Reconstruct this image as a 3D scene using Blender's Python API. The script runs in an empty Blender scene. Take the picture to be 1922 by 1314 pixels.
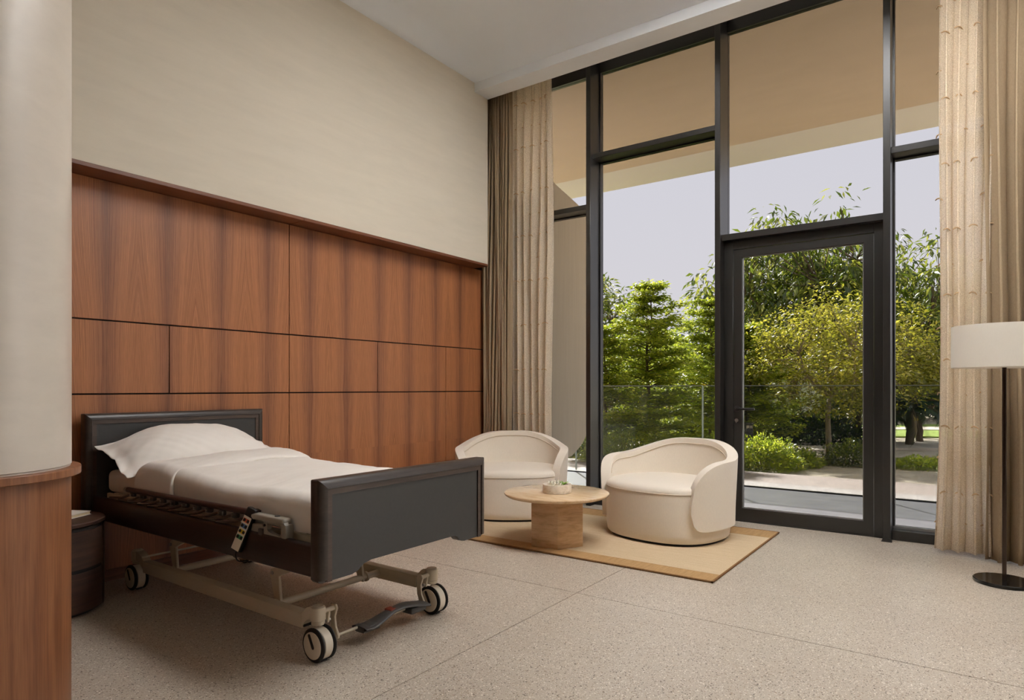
import bpy, bmesh, math, random
import numpy as np
from mathutils import Vector, Matrix

scene = bpy.context.scene
col = scene.collection
PI = math.pi
random.seed(7)

def lin(v):
    v /= 255.0
    return v / 12.92 if v <= 0.04045 else ((v + 0.055) / 1.055) ** 2.4
def rgb(r, g, b):
    return (lin(r), lin(g), lin(b), 1.0)

# ------------------------------------------------------------------ camera
YAW = math.radians(35.574)
CAM_H = 1.2
cd = bpy.data.cameras.new('camera')
cd.sensor_width = 36.0
cd.lens = 1208.0 / 1922.0 * 36.0
cd.shift_y = 71.0 / 1922.0
cd.clip_start = 0.05
cd.clip_end = 400
cam = bpy.data.objects.new('camera', cd)
cam.location = (0, 0, CAM_H)
cam.rotation_euler = (PI / 2, 0, YAW)
col.objects.link(cam)
scene.camera = cam
FW = Vector((-math.sin(YAW), math.cos(YAW), 0))
RT = Vector((math.cos(YAW), math.sin(YAW), 0))
def at(px, depth):
    """ground position that lies in the direction of image column px at a given depth"""
    return FW * depth + RT * ((px - 961.0) / 1208.0 * depth)

# ------------------------------------------------------------------ sky, sun, exposure
SKY = 0.82
SUN = 8.5
world = bpy.data.worlds.new('sky')
scene.world = world
world.use_nodes = True
nt = world.node_tree
nt.nodes.clear()
wo = nt.nodes.new('ShaderNodeOutputWorld')
bg = nt.nodes.new('ShaderNodeBackground')
tc = nt.nodes.new('ShaderNodeTexCoord')
sx = nt.nodes.new('ShaderNodeSeparateXYZ')
rp = nt.nodes.new('ShaderNodeValToRGB')
rp.color_ramp.elements[0].position = 0.0
rp.color_ramp.elements[0].color = (0.80, 0.775, 0.80, 1)
rp.color_ramp.elements[1].position = 0.9
rp.color_ramp.elements[1].color = (0.66, 0.685, 0.80, 1)
nt.links.new(tc.outputs['Generated'], sx.inputs[0])
nt.links.new(sx.outputs['Z'], rp.inputs[0])
nt.links.new(rp.outputs[0], bg.inputs['Color'])
bg.inputs['Strength'].default_value = SKY
nt.links.new(bg.outputs[0], wo.inputs[0])

sl = bpy.data.lights.new('sun', 'SUN')
sl.energy = SUN
sl.angle = math.radians(2.0)
sl.color = (1.0, 0.965, 0.91)
sun = bpy.data.objects.new('sun', sl)
sun.rotation_euler = Vector((0.50, -0.58, -0.64)).to_track_quat('-Z', 'Y').to_euler()
sun.location = (-6, 14, 16)
col.objects.link(sun)

vs = scene.view_settings
vs.view_transform = 'Standard'
vs.look = 'None'
vs.exposure = 2.66
vs.gamma = 1.0
vs.use_curve_mapping = False
cy = scene.cycles
cy.max_bounces = 10
cy.diffuse_bounces = 6
cy.glossy_bounces = 4
cy.transmission_bounces = 8
cy.transparent_max_bounces = 24
cy.caustics_reflective = False
cy.caustics_refractive = False
cy.sample_clamp_indirect = 6.0
cy.use_denoising = True

# ------------------------------------------------------------------ helpers
def tag(o, label=None, cat=None, group=None, kind=None):
    if label: o['label'] = label
    if cat: o['category'] = cat
    if group: o['group'] = group
    if kind: o['kind'] = kind
    return o
def root(name, loc=(0, 0, 0), label=None, cat=None, group=None, kind=None, rz=0.0):
    o = bpy.data.objects.new(name, None)
    o.empty_display_size = 0.1
    o.location = loc
    o.rotation_euler = (0, 0, rz)
    col.objects.link(o)
    return tag(o, label, cat, group, kind)
def adopt(o, parent):
    """parent a mesh that was modelled in place, keeping its coordinates"""
    o.parent = parent
    if parent is not None:
        m = Matrix.Identity(4)
        p = parent
        while p is not None:
            m = p.matrix_basis.inverted() if False else m
            p = p.parent
        # top parents are only translated or turned about z
        chain = []
        p = parent
        while p is not None:
            chain.append(p); p = p.parent
        w = Matrix.Identity(4)
        for q in reversed(chain):
            w = w @ q.matrix_parent_inverse @ q.matrix_basis
        o.matrix_parent_inverse = w.inverted()
    return o
def link(name, me, mat, parent=None, smooth=False, local=False):
    o = bpy.data.objects.new(name, me)
    col.objects.link(o)
    if mat is not None and len(me.materials) == 0:
        me.materials.append(mat)
    if smooth:
        me.polygons.foreach_set('use_smooth', [True] * len(me.polygons))
    if parent is not None:
        if local: o.parent = parent
        else: adopt(o, parent)
    return o
def mesh(name, verts, faces, mat, parent=None, smooth=False, local=False):
    me = bpy.data.meshes.new(name)
    me.from_pydata([tuple(v) for v in verts], [], faces)
    me.validate()
    bm = bmesh.new(); bm.from_mesh(me)
    bmesh.ops.recalc_face_normals(bm, faces=bm.faces)
    bm.to_mesh(me); bm.free()
    return link(name, me, mat, parent, smooth, local)
def autosmooth(o, ang=35):
    o.data.polygons.foreach_set('use_smooth', [True] * len(o.data.polygons))
    bm = bmesh.new(); bm.from_mesh(o.data)
    for e in bm.edges:
        if len(e.link_faces) == 2 and e.calc_face_angle(0) > math.radians(ang): e.smooth = False
    bm.to_mesh(o.data); bm.free()
    return o
def box(name, x0, x1, y0, y1, z0, z1, mat, parent=None, bevel=0.0, seg=2, local=False):
    bm = bmesh.new()
    bmesh.ops.create_cube(bm, size=1.0)
    for v in bm.verts:
        v.co = Vector(((x0 + x1) / 2 + v.co.x * (x1 - x0), (y0 + y1) / 2 + v.co.y * (y1 - y0), (z0 + z1) / 2 + v.co.z * (z1 - z0)))
    if bevel > 0:
        bmesh.ops.bevel(bm, geom=bm.edges[:], offset=bevel, segments=seg, profile=0.5, affect='EDGES')
    me = bpy.data.meshes.new(name); bm.to_mesh(me); bm.free()
    o = link(name, me, mat, parent, False, local)
    if bevel > 0: autosmooth(o, 40)
    return o
def tube_geo(pts, r, seg=10, caps=True):
    pts = [Vector(p) for p in pts]
    n = len(pts)
    rs = r if isinstance(r, (list, tuple)) else [r] * n
    V, Fc = [], []
    t0 = (pts[1] - pts[0]).normalized()
    up = Vector((0, 0, 1)) if abs(t0.z) < 0.9 else Vector((1, 0, 0))
    nrm = (up - t0 * up.dot(t0)).normalized()
    for i in range(n):
        if i == 0: t = t0
        elif i == n - 1: t = (pts[-1] - pts[-2]).normalized()
        else: t = ((pts[i + 1] - pts[i]).normalized() + (pts[i] - pts[i - 1]).normalized()).normalized()
        nrm = (nrm - t * nrm.dot(t)).normalized()
        b = t.cross(nrm)
        for k in range(seg):
            a = 2 * PI * k / seg
            V.append(pts[i] + (nrm * math.cos(a) + b * math.sin(a)) * rs[i])
    for i in range(n - 1):
        for k in range(seg):
            k2 = (k + 1) % seg
            Fc.append((i * seg + k, i * seg + k2, (i + 1) * seg + k2, (i + 1) * seg + k))
    if caps:
        Fc.append(tuple(range(seg))[::-1])
        Fc.append(tuple((n - 1) * seg + k for k in range(seg)))
    return V, Fc
def tube(name, pts, r, mat, parent=None, seg=10, local=False):
    V, Fc = tube_geo(pts, r, seg)
    o = mesh(name, V, Fc, mat, parent, False, local)
    return autosmooth(o, 50)
def bez(p, n=8):
    """smooth polyline through control points (Catmull-Rom)"""
    p = [Vector(q) for q in p]
    P = [p[0] * 2 - p[1]] + p + [p[-1] * 2 - p[-2]]
    out = []
    for i in range(1, len(P) - 2):
        for k in range(n):
            t = k / n
            a, b, c, d = P[i - 1], P[i], P[i + 1], P[i + 2]
            out.append(0.5 * ((2 * b) + (c - a) * t + (2 * a - 5 * b + 4 * c - d) * t * t + (3 * b - a - 3 * c + d) * t ** 3))
    out.append(p[-1])
    return out
def lathe(name, prof, cx, cy_, mat, parent=None, seg=48, axis='z', smooth_ang=35, local=False, a0=0.0, a1=2 * PI):
    full = abs(a1 - a0 - 2 * PI) < 1e-6
    ns = seg if full else seg + 1
    V, Fc = [], []
    for (r, z) in prof:
        for k in range(ns):
            a = a0 + (a1 - a0) * k / seg
            if axis == 'z': V.append((cx[0] + r * math.cos(a), cx[1] + r * math.sin(a), cx[2] + z))
            else: V.append((cx[0] + r * math.cos(a), cx[1] + z, cx[2] + r * math.sin(a)))
    m = len(prof)
    for i in range(m - 1):
        for k in range(seg):
            k2 = (k + 1) % ns
            Fc.append((i * ns + k, i * ns + k2, (i + 1) * ns + k2, (i + 1) * ns + k))
    if full:
        if prof[0][0] > 1e-5: Fc.append(tuple(range(ns))[::-1])
        if prof[-1][0] > 1e-5: Fc.append(tuple((m - 1) * ns + k for k in range(ns)))
    o = mesh(name, V, Fc, mat, parent, False, local)
    bm = bmesh.new(); bm.from_mesh(o.data); bmesh.ops.remove_doubles(bm, verts=bm.verts, dist=1e-5)
    bmesh.ops.recalc_face_normals(bm, faces=bm.faces); bm.to_mesh(o.data); bm.free()
    return autosmooth(o, smooth_ang)
def extrude(name, pts, axis, a0, a1, mat, parent=None, bevel=0.0, seg=2, local=False):
    """pts: 2D outline; axis x -> (y,z), axis y -> (x,z), axis z -> (x,y)"""
    def P3(p, a):
        return {'x': (a, p[0], p[1]), 'y': (p[0], a, p[1]), 'z': (p[0], p[1], a)}[axis]
    n = len(pts)
    bm = bmesh.new()
    A = [bm.verts.new(P3(p, a0)) for p in pts]
    B = [bm.verts.new(P3(p, a1)) for p in pts]
    bm.faces.new(A); bm.faces.new(B[::-1])
    for i in range(n):
        j = (i + 1) % n
        bm.faces.new((A[j], A[i], B[i], B[j]))
    bmesh.ops.recalc_face_normals(bm, faces=bm.faces)
    if bevel > 0:
        es = [e for e in bm.edges if len(e.link_faces) == 2 and e.calc_face_angle(0) > 0.6]
        bmesh.ops.bevel(bm, geom=es, offset=bevel, segments=seg, profile=0.5, affect='EDGES', clamp_overlap=True)
    me = bpy.data.meshes.new(name); bm.to_mesh(me); bm.free()
    o = link(name, me, mat, parent, False, local)
    return autosmooth(o, 40)
def ring_extrude(name, outer, inner, axis, a0, a1, mat, parent=None):
    """a plate with one hole; outer and inner have the same number of points"""
    def P3(p, a):
        return {'x': (a, p[0], p[1]), 'y': (p[0], a, p[1]), 'z': (p[0], p[1], a)}[axis]
    n = len(outer)
    V = [P3(p, a0) for p in outer] + [P3(p, a0) for p in inner] + [P3(p, a1) for p in outer] + [P3(p, a1) for p in inner]
    Fc = []
    for i in range(n):
        j = (i + 1) % n
        Fc += [(i, j, n + j, n + i), (2 * n + i, 3 * n + i, 3 * n + j, 2 * n + j), (i, 2 * n + i, 2 * n + j, j), (n + i, n + j, 3 * n + j, 3 * n + i)]
    return autosmooth(mesh(name, V, Fc, mat, parent), 40)
def grid_mesh(name, fn, nu, nv, mat, parent=None, closed_u=False, local=False, smooth=True):
    V = [fn(i / nu, j / nv) for j in range(nv + 1) for i in range(nu + (0 if closed_u else 1))]
    w = nu if closed_u else nu + 1
    Fc = []
    for j in range(nv):
        for i in range(nu):
            i2 = (i + 1) % w
            Fc.append((j * w + i, j * w + i2, (j + 1) * w + i2, (j + 1) * w + i))
    me = bpy.data.meshes.new(name)
    me.from_pydata([tuple(v) for v in V], [], Fc)
    return link(name, me, mat, parent, smooth, local)
def join_geo(parts):
    V, Fc = [], []
    for v, f in parts:
        o = len(V)
        V += list(v)
        Fc += [tuple(i + o for i in q) for q in f]
    return V, Fc
def box_geo(x0, x1, y0, y1, z0, z1):
    V = [(x, y, z) for z in (z0, z1) for y in (y0, y1) for x in (x0, x1)]
    return V, [(0, 2, 3, 1), (4, 5, 7, 6), (0, 1, 5, 4), (2, 6, 7, 3), (0, 4, 6, 2), (1, 3, 7, 5)]
def copy_tree(o, parent=None):
    c = o.copy()
    col.objects.link(c)
    c.parent = parent
    for ch in list(o.children):
        copy_tree(ch, c)
    return c
def vnoise(x, y, s=0):
    return (math.sin(x * 1.7 + s) * math.cos(y * 2.3 - s * 1.3) + 0.6 * math.sin(x * 3.9 - y * 2.1 + s * 2.1) + 0.4 * math.sin(x * 7.3 + y * 5.7 + s * 0.7)) / 2.0
def smooth01(t):
    t = max(0.0, min(1.0, t))
    return t * t * (3 - 2 * t)

# ------------------------------------------------------------------ materials
def new_mat(name):
    m = bpy.data.materials.new(name)
    m.use_nodes = True
    n = m.node_tree
    b = n.nodes['Principled BSDF']
    return m, n, b
def coords(n, scale=(1, 1, 1), kind='Object', rot=(0, 0, 0)):
    t = n.nodes.new('ShaderNodeTexCoord')
    mp = n.nodes.new('ShaderNodeMapping')
    mp.inputs['Scale'].default_value = scale
    mp.inputs['Rotation'].default_value = rot
    n.links.new(t.outputs[kind], mp.inputs[0])
    return mp.outputs[0]
def noise(n, vec, scale=5, detail=3, rough=0.5, dist=0.0):
    t = n.nodes.new('ShaderNodeTexNoise')
    t.inputs['Scale'].default_value = scale
    t.inputs['Detail'].default_value = detail
    t.inputs['Roughness'].default_value = rough
    t.inputs['Distortion'].default_value = dist
    n.links.new(vec, t.inputs['Vector'])
    return t.outputs[0]
def ramp(n, fac, stops, interp='LINEAR'):
    r = n.nodes.new('ShaderNodeValToRGB')
    r.color_ramp.interpolation = interp
    e = r.color_ramp.elements
    while len(e) < len(stops): e.new(0.5)
    for q, (p, c) in zip(e, stops):
        q.position = p; q.color = c
    n.links.new(fac, r.inputs[0])
    return r.outputs[0]
def mixc(n, fac, a, b, mode='MIX'):
    x = n.nodes.new('ShaderNodeMix')
    x.data_type = 'RGBA'; x.blend_type = mode
    for s, v in ((x.inputs[0], fac), (x.inputs[6], a), (x.inputs[7], b)):
        if isinstance(v, (int, float)): s.default_value = v
        elif isinstance(v, tuple): s.default_value = v
        else: n.links.new(v, s)
    return x.outputs[2]
def math_n(n, op, a, b=None, c=None):
    x = n.nodes.new('ShaderNodeMath'); x.operation = op
    for i, v in enumerate((a, b, c)):
        if v is None: continue
        if isinstance(v, (int, float)): x.inputs[i].default_value = v
        else: n.links.new(v, x.inputs[i])
    return x.outputs[0]
def bump(n, b, h, strength=0.2, dist=0.01):
    x = n.nodes.new('ShaderNodeBump')
    x.inputs['Strength'].default_value = strength
    x.inputs['Distance'].default_value = dist
    n.links.new(h, x.inputs['Height'])
    n.links.new(x.outputs[0], b.inputs['Normal'])
def plain(name, c, rough=0.5, metal=0.0, var=0.0, vscale=8, bmp=0.0, bscale=200, spec=0.5, stretch=(1, 1, 1)):
    m, n, b = new_mat(name)
    b.inputs['Base Color'].default_value = c
    b.inputs['Roughness'].default_value = rough
    b.inputs['Metallic'].default_value = metal
    b.inputs['Specular IOR Level'].default_value = spec
    if var > 0:
        v = coords(n, stretch)
        f = noise(n, v, vscale, 4, 0.6)
        d = tuple(x * (1 - var) for x in c[:3]) + (1,)
        l = tuple(min(1, x * (1 + var)) for x in c[:3]) + (1,)
        n.links.new(ramp(n, f, [(0.3, d), (0.7, l)]), b.inputs['Base Color'])
    if bmp > 0:
        v = coords(n, stretch)
        bump(n, b, noise(n, v, bscale, 3, 0.6), bmp, 0.004)
    return m
def fabric(name, c, rough=0.9, weave=900, strength=0.25, var=0.1, sheen=0.2, stretch=(1, 1, 1), spec=0.2):
    m, n, b = new_mat(name)
    b.inputs['Roughness'].default_value = rough
    b.inputs['Specular IOR Level'].default_value = spec
    b.inputs['Sheen Weight'].default_value = sheen
    v = coords(n, stretch)
    f1 = noise(n, coords(n, (stretch[0] * 60, stretch[1] * 60, stretch[2] * 6)), 6, 3, 0.7)
    f2 = noise(n, v, weave, 2, 0.5)
    f = mixc(n, 0.5, f1, f2)
    d = tuple(x * (1 - var) for x in c[:3]) + (1,)
    l = tuple(min(1, x * (1 + var * 0.6)) for x in c[:3]) + (1,)
    n.links.new(ramp(n, f, [(0.3, d), (0.7, l)]), b.inputs['Base Color'])
    bump(n, b, f, strength, 0.002)
    return m

M = {}
# plaster and paint
def plaster(name, c, var, stretch):
    m, n, b = new_mat(name)
    b.inputs['Roughness'].default_value = 0.85
    f = noise(n, coords(n, stretch), 3, 6, 0.65, 0.3)
    d = tuple(x * (1 - var) for x in c[:3]) + (1,)
    l = tuple(min(1, x * (1 + var)) for x in c[:3]) + (1,)
    n.links.new(ramp(n, f, [(0.3, d), (0.7, l)]), b.inputs['Base Color'])
    bump(n, b, noise(n, coords(n, tuple(s * 30 for s in stretch)), 4, 3, 0.6), 0.05, 0.003)
    return m
M['wallpaper'] = plaster('beige wall plaster', rgb(218, 209, 192), 0.035, (0.6, 0.6, 4))
M['ceiling'] = plaster('white ceiling paint', rgb(236, 242, 248), 0.01, (1, 1, 1))
M['beam'] = plaster('white beam paint', rgb(240, 243, 246), 0.01, (1, 1, 1))
M['column_plaster'] = plaster('pale polished column plaster', rgb(208, 199, 187), 0.05, (1.2, 1.2, 3))
M['column_plaster'].node_tree.nodes['Principled BSDF'].inputs['Roughness'].default_value = 0.3
M['concrete'] = plaster('warm beige concrete', rgb(240, 216, 184), 0.04, (0.5, 2.0, 1.5))
M['concrete_lit'] = plaster('concrete paled as if lit', rgb(255, 246, 230), 0.02, (0.5, 2.0, 1.5))  # paler tone stands in for extra light on the canopy lip
M['fin'] = plaster('ribbed beige concrete', rgb(232, 216, 188), 0.08, (10, 10, 0.35))
M['backwall'] = plaster('room wall paint', rgb(104, 88, 74), 0.02, (1, 1, 1))

def veneer():
    m, n, b = new_mat('book matched walnut veneer')
    t = n.nodes.new('ShaderNodeTexCoord')
    s = n.nodes.new('ShaderNodeSeparateXYZ')
    n.links.new(t.outputs['Object'], s.inputs[0])
    per = 0.3765
    u = math_n(n, 'DIVIDE', math_n(n, 'SUBTRACT', s.outputs['Y'], 1.783), per)
    fr = math_n(n, 'FRACT', math_n(n, 'ADD', u, 40.0))
    mm = math_n(n, 'MULTIPLY', math_n(n, 'ABSOLUTE', math_n(n, 'SUBTRACT', fr, 0.5)), 2.0)   # 1 at the dark joint, 0 at the light middle
    cz = n.nodes.new('ShaderNodeCombineXYZ')
    # slow drift of the grain along the height, the same on both leaves of a match
    n.links.new(math_n(n, 'MULTIPLY', s.outputs['Z'], 0.85), cz.inputs[2])
    n.links.new(math_n(n, 'MULTIPLY', mm, 0.7), cz.inputs[0])
    drift = noise(n, cz.outputs[0], 1.3, 2, 0.5)
    zf = math_n(n, 'FRACT', math_n(n, 'ADD', math_n(n, 'DIVIDE', math_n(n, 'SUBTRACT', s.outputs['Z'], 1.62), 0.95), 10.0))
    zf2 = math_n(n, 'POWER', math_n(n, 'SUBTRACT', 1.0, zf), 2.2)
    flame = math_n(n, 'MULTIPLY', zf2, math_n(n, 'SUBTRACT', 1.0, mm))
    mm2 = math_n(n, 'ADD', math_n(n, 'ADD', mm, math_n(n, 'MULTIPLY', math_n(n, 'SUBTRACT', drift, 0.5), 0.35)), math_n(n, 'MULTIPLY', flame, -0.55))
    base = ramp(n, mm2, [(0.0, rgb(150, 96, 60)), (0.38, rgb(158, 103, 65)), (0.66, rgb(140, 88, 58)), (0.86, rgb(116, 70, 48)), (1.0, rgb(84, 50, 38))])
    cg = n.nodes.new('ShaderNodeCombineXYZ')
    n.links.new(math_n(n, 'MULTIPLY', mm2, 26.0), cg.inputs[0])
    n.links.new(math_n(n, 'MULTIPLY', s.outputs['Z'], 0.5), cg.inputs[2])
    n.links.new(math_n(n, 'FLOOR', u), cg.inputs[1])
    g1 = noise(n, cg.outputs[0], 1.6, 5, 0.7)
    c1 = mixc(n, 0.55, base, ramp(n, g1, [(0.33, rgb(74, 44, 32)), (0.47, rgb(142, 94, 62)), (0.62, rgb(178, 124, 84))]), 'MIX')
    cf = n.nodes.new('ShaderNodeCombineXYZ')
    n.links.new(math_n(n, 'MULTIPLY', s.outputs['Y'], 260.0), cf.inputs[0])
    n.links.new(math_n(n, 'MULTIPLY', s.outputs['Z'], 9.0), cf.inputs[2])
    g2 = noise(n, cf.outputs[0], 1.0, 3, 0.6)
    c2 = mixc(n, 0.35, c1, ramp(n, g2, [(0.35, (0.25, 0.25, 0.25, 1)), (0.65, (1, 1, 1, 1))]), 'MULTIPLY')
    c3 = mixc(n, 0.2, c2, base, 'MIX')
    n.links.new(mixc(n, 1.0, c3, (1.42, 1.38, 1.36, 1), 'MULTIPLY'), b.inputs['Base Color'])
    b.inputs['Roughness'].default_value = 0.42
    bump(n, b, g2, 0.06, 0.001)
    return m
M['veneer'] = veneer()
def wood(name, dark, mid, light, stretch=(18, 18, 0.8), rough=0.45, fine=(180, 180, 6)):
    m, n, b = new_mat(name)
    g = noise(n, coords(n, stretch), 1.4, 5, 0.65, 0.4)
    f = noise(n, coords(n, fine), 1.0, 3, 0.6)
    c = ramp(n, g, [(0.25, dark), (0.5, mid), (0.78, light)])
    c = mixc(n, 0.3, c, ramp(n, f, [(0.35, (0.3, 0.3, 0.3, 1)), (0.65, (1, 1, 1, 1))]), 'MULTIPLY')
    n.links.new(c, b.inputs['Base Color'])
    b.inputs['Roughness'].default_value = rough
    bump(n, b, f, 0.06, 0.001)
    return m
M['column_wood'] = wood('walnut column cladding', rgb(112, 66, 42), rgb(146, 94, 60), rgb(168, 112, 74))
M['ledge_wood'] = wood('walnut trim', rgb(96, 54, 36), rgb(126, 76, 50), rgb(146, 92, 62), (20, 0.8, 20), 0.4, (160, 6, 160))
M['dark_oak'] = wood('dark stained oak', rgb(52, 35, 29), rgb(72, 50, 40), rgb(92, 66, 52), (1.2, 1.2, 26), 0.5, (10, 10, 260))
M['espresso'] = wood('espresso stained bed wood', rgb(38, 27, 24), rgb(50, 37, 32), rgb(60, 46, 40), (1.5, 10, 10), 0.38, (8, 140, 140))
M['espresso_board'] = wood('espresso stained board frame', rgb(50, 42, 37), rgb(62, 53, 47), rgb(72, 62, 55), (12, 1.5, 12), 0.34, (140, 8, 140))
M['board_strip'] = wood('brown board border strip', rgb(62, 50, 43), rgb(78, 64, 55), rgb(92, 77, 66), (12, 1.5, 12), 0.4, (140, 8, 140))
M['board_panel'] = plain('charcoal board panel', rgb(55, 55, 54), 0.42, 0, 0.06, 90, 0.06, 300)

def terrazzo():
    m, n, b = new_mat('speckled beige terrazzo')
    v = coords(n)
    big = noise(n, v, 1.1, 4, 0.6)
    base = ramp(n, big, [(0.3, rgb(178, 166, 151)), (0.7, rgb(190, 179, 164))])
    out = base
    for scale, thr, cols in ((85, 0.30, (rgb(96, 82, 68), rgb(150, 130, 108), rgb(228, 220, 208))), (150, 0.36, (rgb(120, 104, 88), rgb(172, 152, 128), rgb(232, 224, 212))), (42, 0.16, (rgb(84, 72, 60), rgb(140, 118, 96), rgb(120, 110, 100)))):
        vo = n.nodes.new('ShaderNodeTexVoronoi')
        vo.inputs['Scale'].default_value = scale
        n.links.new(v, vo.inputs['Vector'])
        chip = ramp(n, vo.outputs['Color'], [(0.0, cols[0]), (0.42, cols[1]), (0.62, cols[2]), (1.0, cols[2])], 'CONSTANT')
        mask = math_n(n, 'LESS_THAN', vo.outputs['Distance'], thr)
        pick = math_n(n, 'LESS_THAN', noise(n, v, scale * 0.7, 1, 0.5), 0.52)
        out = mixc(n, math_n(n, 'MULTIPLY', mask, pick), out, chip)
    n.links.new(out, b.inputs['Base Color'])
    b.inputs['Roughness'].default_value = 0.36
    b.inputs['Specular IOR Level'].default_value = 0.55
    return m
M['terrazzo'] = terrazzo()
M['grout'] = plain('brown floor joint', rgb(128, 104, 78), 0.8)

M['black_metal'] = plain('black powder coated aluminium', rgb(34, 33, 31), 0.3, 0.0, 0.05, 20, 0.02, 400, 0.8)
M['steel'] = plain('brushed steel', rgb(190, 186, 180), 0.3, 1.0)
M['gasket'] = plain('grey glazing bead', rgb(150, 148, 145), 0.45, 0.3)
M['rubber'] = plain('black rubber', rgb(30, 29, 28), 0.6, 0, 0.05, 30)
def glass(name, tint, ior=1.45, refl=1.0, haze=0.0):
    m = bpy.data.materials.new(name); m.use_nodes = True
    n = m.node_tree; n.nodes.clear()
    o = n.nodes.new('ShaderNodeOutputMaterial')
    tr = n.nodes.new('ShaderNodeBsdfTransparent'); tr.inputs[0].default_value = tint
    gl = n.nodes.new('ShaderNodeBsdfGlossy'); gl.inputs['Roughness'].default_value = 0.0
    gl.inputs[0].default_value = (1, 1, 1, 1)
    fr = n.nodes.new('ShaderNodeFresnel'); fr.inputs[0].default_value = ior
    mx = n.nodes.new('ShaderNodeMixShader')
    if refl <= 0:
        n.links.new(tr.outputs[0], o.inputs[0])
        return m
    f = math_n(n, 'MULTIPLY', fr.outputs[0], refl)
    n.links.new(f, mx.inputs[0]); n.links.new(tr.outputs[0], mx.inputs[1]); n.links.new(gl.outputs[0], mx.inputs[2])
    last = mx
    if haze > 0:
        df = n.nodes.new('ShaderNodeBsdfDiffuse'); df.inputs[0].default_value = (0.8, 0.82, 0.8, 1)
        h = n.nodes.new('ShaderNodeMixShader')
        v = coords(n, (0.6, 1, 2.0))
        hf = ramp(n, noise(n, v, 2.5, 5, 0.7), [(0.35, (haze * 0.4,) * 3 + (1,)), (0.75, (haze * 1.5,) * 3 + (1,))])
        n.links.new(hf, h.inputs[0]); n.links.new(mx.outputs[0], h.inputs[1]); n.links.new(df.outputs[0], h.inputs[2])
        last = h
    n.links.new(last.outputs[0], o.inputs[0])
    return m
M['glass'] = glass('tinted window glass', (0.407, 0.407, 0.41, 1), 1.45, 0.0)
M['clear_glass'] = glass('clear window glass', (0.97, 0.98, 0.98, 1), 1.45, 0.6)
M['rail_glass'] = glass('railing glass', (0.94, 0.96, 0.95, 1), 1.45, 0.3, 0.025)
def frosted():
    m = bpy.data.materials.new('frosted fill opening pane'); m.use_nodes = True  # pane of the added ceiling opening, spreads sun as fill light
    n = m.node_tree; n.nodes.clear()
    o = n.nodes.new('ShaderNodeOutputMaterial')
    t = n.nodes.new('ShaderNodeBsdfTranslucent'); t.inputs[0].default_value = (0.93, 0.95, 0.97, 1)
    n.links.new(t.outputs[0], o.inputs[0])
    return m
M['frosted'] = frosted()
M['glass_edge'] = plain('pale green glass edge', rgb(206, 214, 204), 0.25, 0, 0, 5)

def sheer():
    m = bpy.data.materials.new('sheer oatmeal linen'); m.use_nodes = True
    n = m.node_tree; n.nodes.clear()
    o = n.nodes.new('ShaderNodeOutputMaterial')
    v = coords(n, (120, 120, 900))
    v2 = coords(n, (900, 900, 160))
    f = mixc(n, 0.5, noise(n, v, 1, 2, 0.5), noise(n, v2, 1, 2, 0.5))
    c = ramp(n, f, [(0.35, rgb(236, 220, 194)), (0.65, rgb(252, 244, 230))])
    df = n.nodes.new('ShaderNodeBsdfDiffuse'); n.links.new(c, df.inputs[0])
    tl = n.nodes.new('ShaderNodeBsdfTranslucent'); n.links.new(c, tl.inputs[0])
    tr = n.nodes.new('ShaderNodeBsdfTransparent')
    a = n.nodes.new('ShaderNodeMixShader'); a.inputs[0].default_value = 0.45
    n.links.new(df.outputs[0], a.inputs[1]); n.links.new(tl.outputs[0], a.inputs[2])
    b = n.nodes.new('ShaderNodeMixShader')
    n.links.new(ramp(n, f, [(0.4, (0.56,) * 3 + (1,)), (0.6, (0.14,) * 3 + (1,))]), b.inputs[0])
    n.links.new(a.outputs[0], b.inputs[1]); n.links.new(tr.outputs[0], b.inputs[2])
    n.links.new(b.outputs[0], o.inputs[0])
    return m
M['sheer'] = sheer()
def drape():
    m = bpy.data.materials.new('taupe linen drape'); m.use_nodes = True
    n = m.node_tree; n.nodes.clear()
    o = n.nodes.new('ShaderNodeOutputMaterial')
    f = mixc(n, 0.5, noise(n, coords(n, (140, 140, 800)), 1, 2, 0.5), noise(n, coords(n, (800, 800, 60)), 1, 3, 0.5))
    c = ramp(n, f, [(0.35, rgb(152, 132, 106)), (0.65, rgb(182, 162, 134))])
    df = n.nodes.new('ShaderNodeBsdfDiffuse'); n.links.new(c, df.inputs[0])
    tl = n.nodes.new('ShaderNodeBsdfTranslucent'); n.links.new(c, tl.inputs[0])
    a = n.nodes.new('ShaderNodeMixShader'); a.inputs[0].default_value = 0.12
    n.links.new(df.outputs[0], a.inputs[1]); n.links.new(tl.outputs[0], a.inputs[2])
    n.links.new(a.outputs[0], o.inputs[0])
    return m
M['drape'] = drape()
M['tuft'] = fabric('raw linen fringe', rgb(186, 158, 122), 0.95, 600, 0.2, 0.15)
M['boucle'] = fabric('cream woven upholstery', rgb(232, 222, 207), 0.92, 500, 0.35, 0.10, 0.25)
M['piping'] = fabric('cream piping', rgb(212, 197, 176), 0.92, 500, 0.3, 0.08, 0.2)
M['plinth'] = plain('black plinth', rgb(32, 30, 28), 0.7)
M['cotton'] = fabric('white cotton bedding', rgb(238, 232, 224), 0.85, 700, 0.06, 0.02, 0.15)
M['cotton2'] = fabric('white cotton pillowcase', rgb(240, 234, 226), 0.85, 700, 0.06, 0.02, 0.15)
M['mattress'] = fabric('white mattress sheet', rgb(232, 224, 214), 0.85, 700, 0.06, 0.02, 0.15)
M['bed_metal'] = plain('cream painted steel', rgb(208, 196, 174), 0.4, 0, 0.03, 10)
M['bar_metal'] = plain('satin bronze bar', rgb(84, 75, 68), 0.3, 0.3)
M['handrail'] = plain('dark brown rail tube', rgb(58, 34, 30), 0.35)
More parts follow.
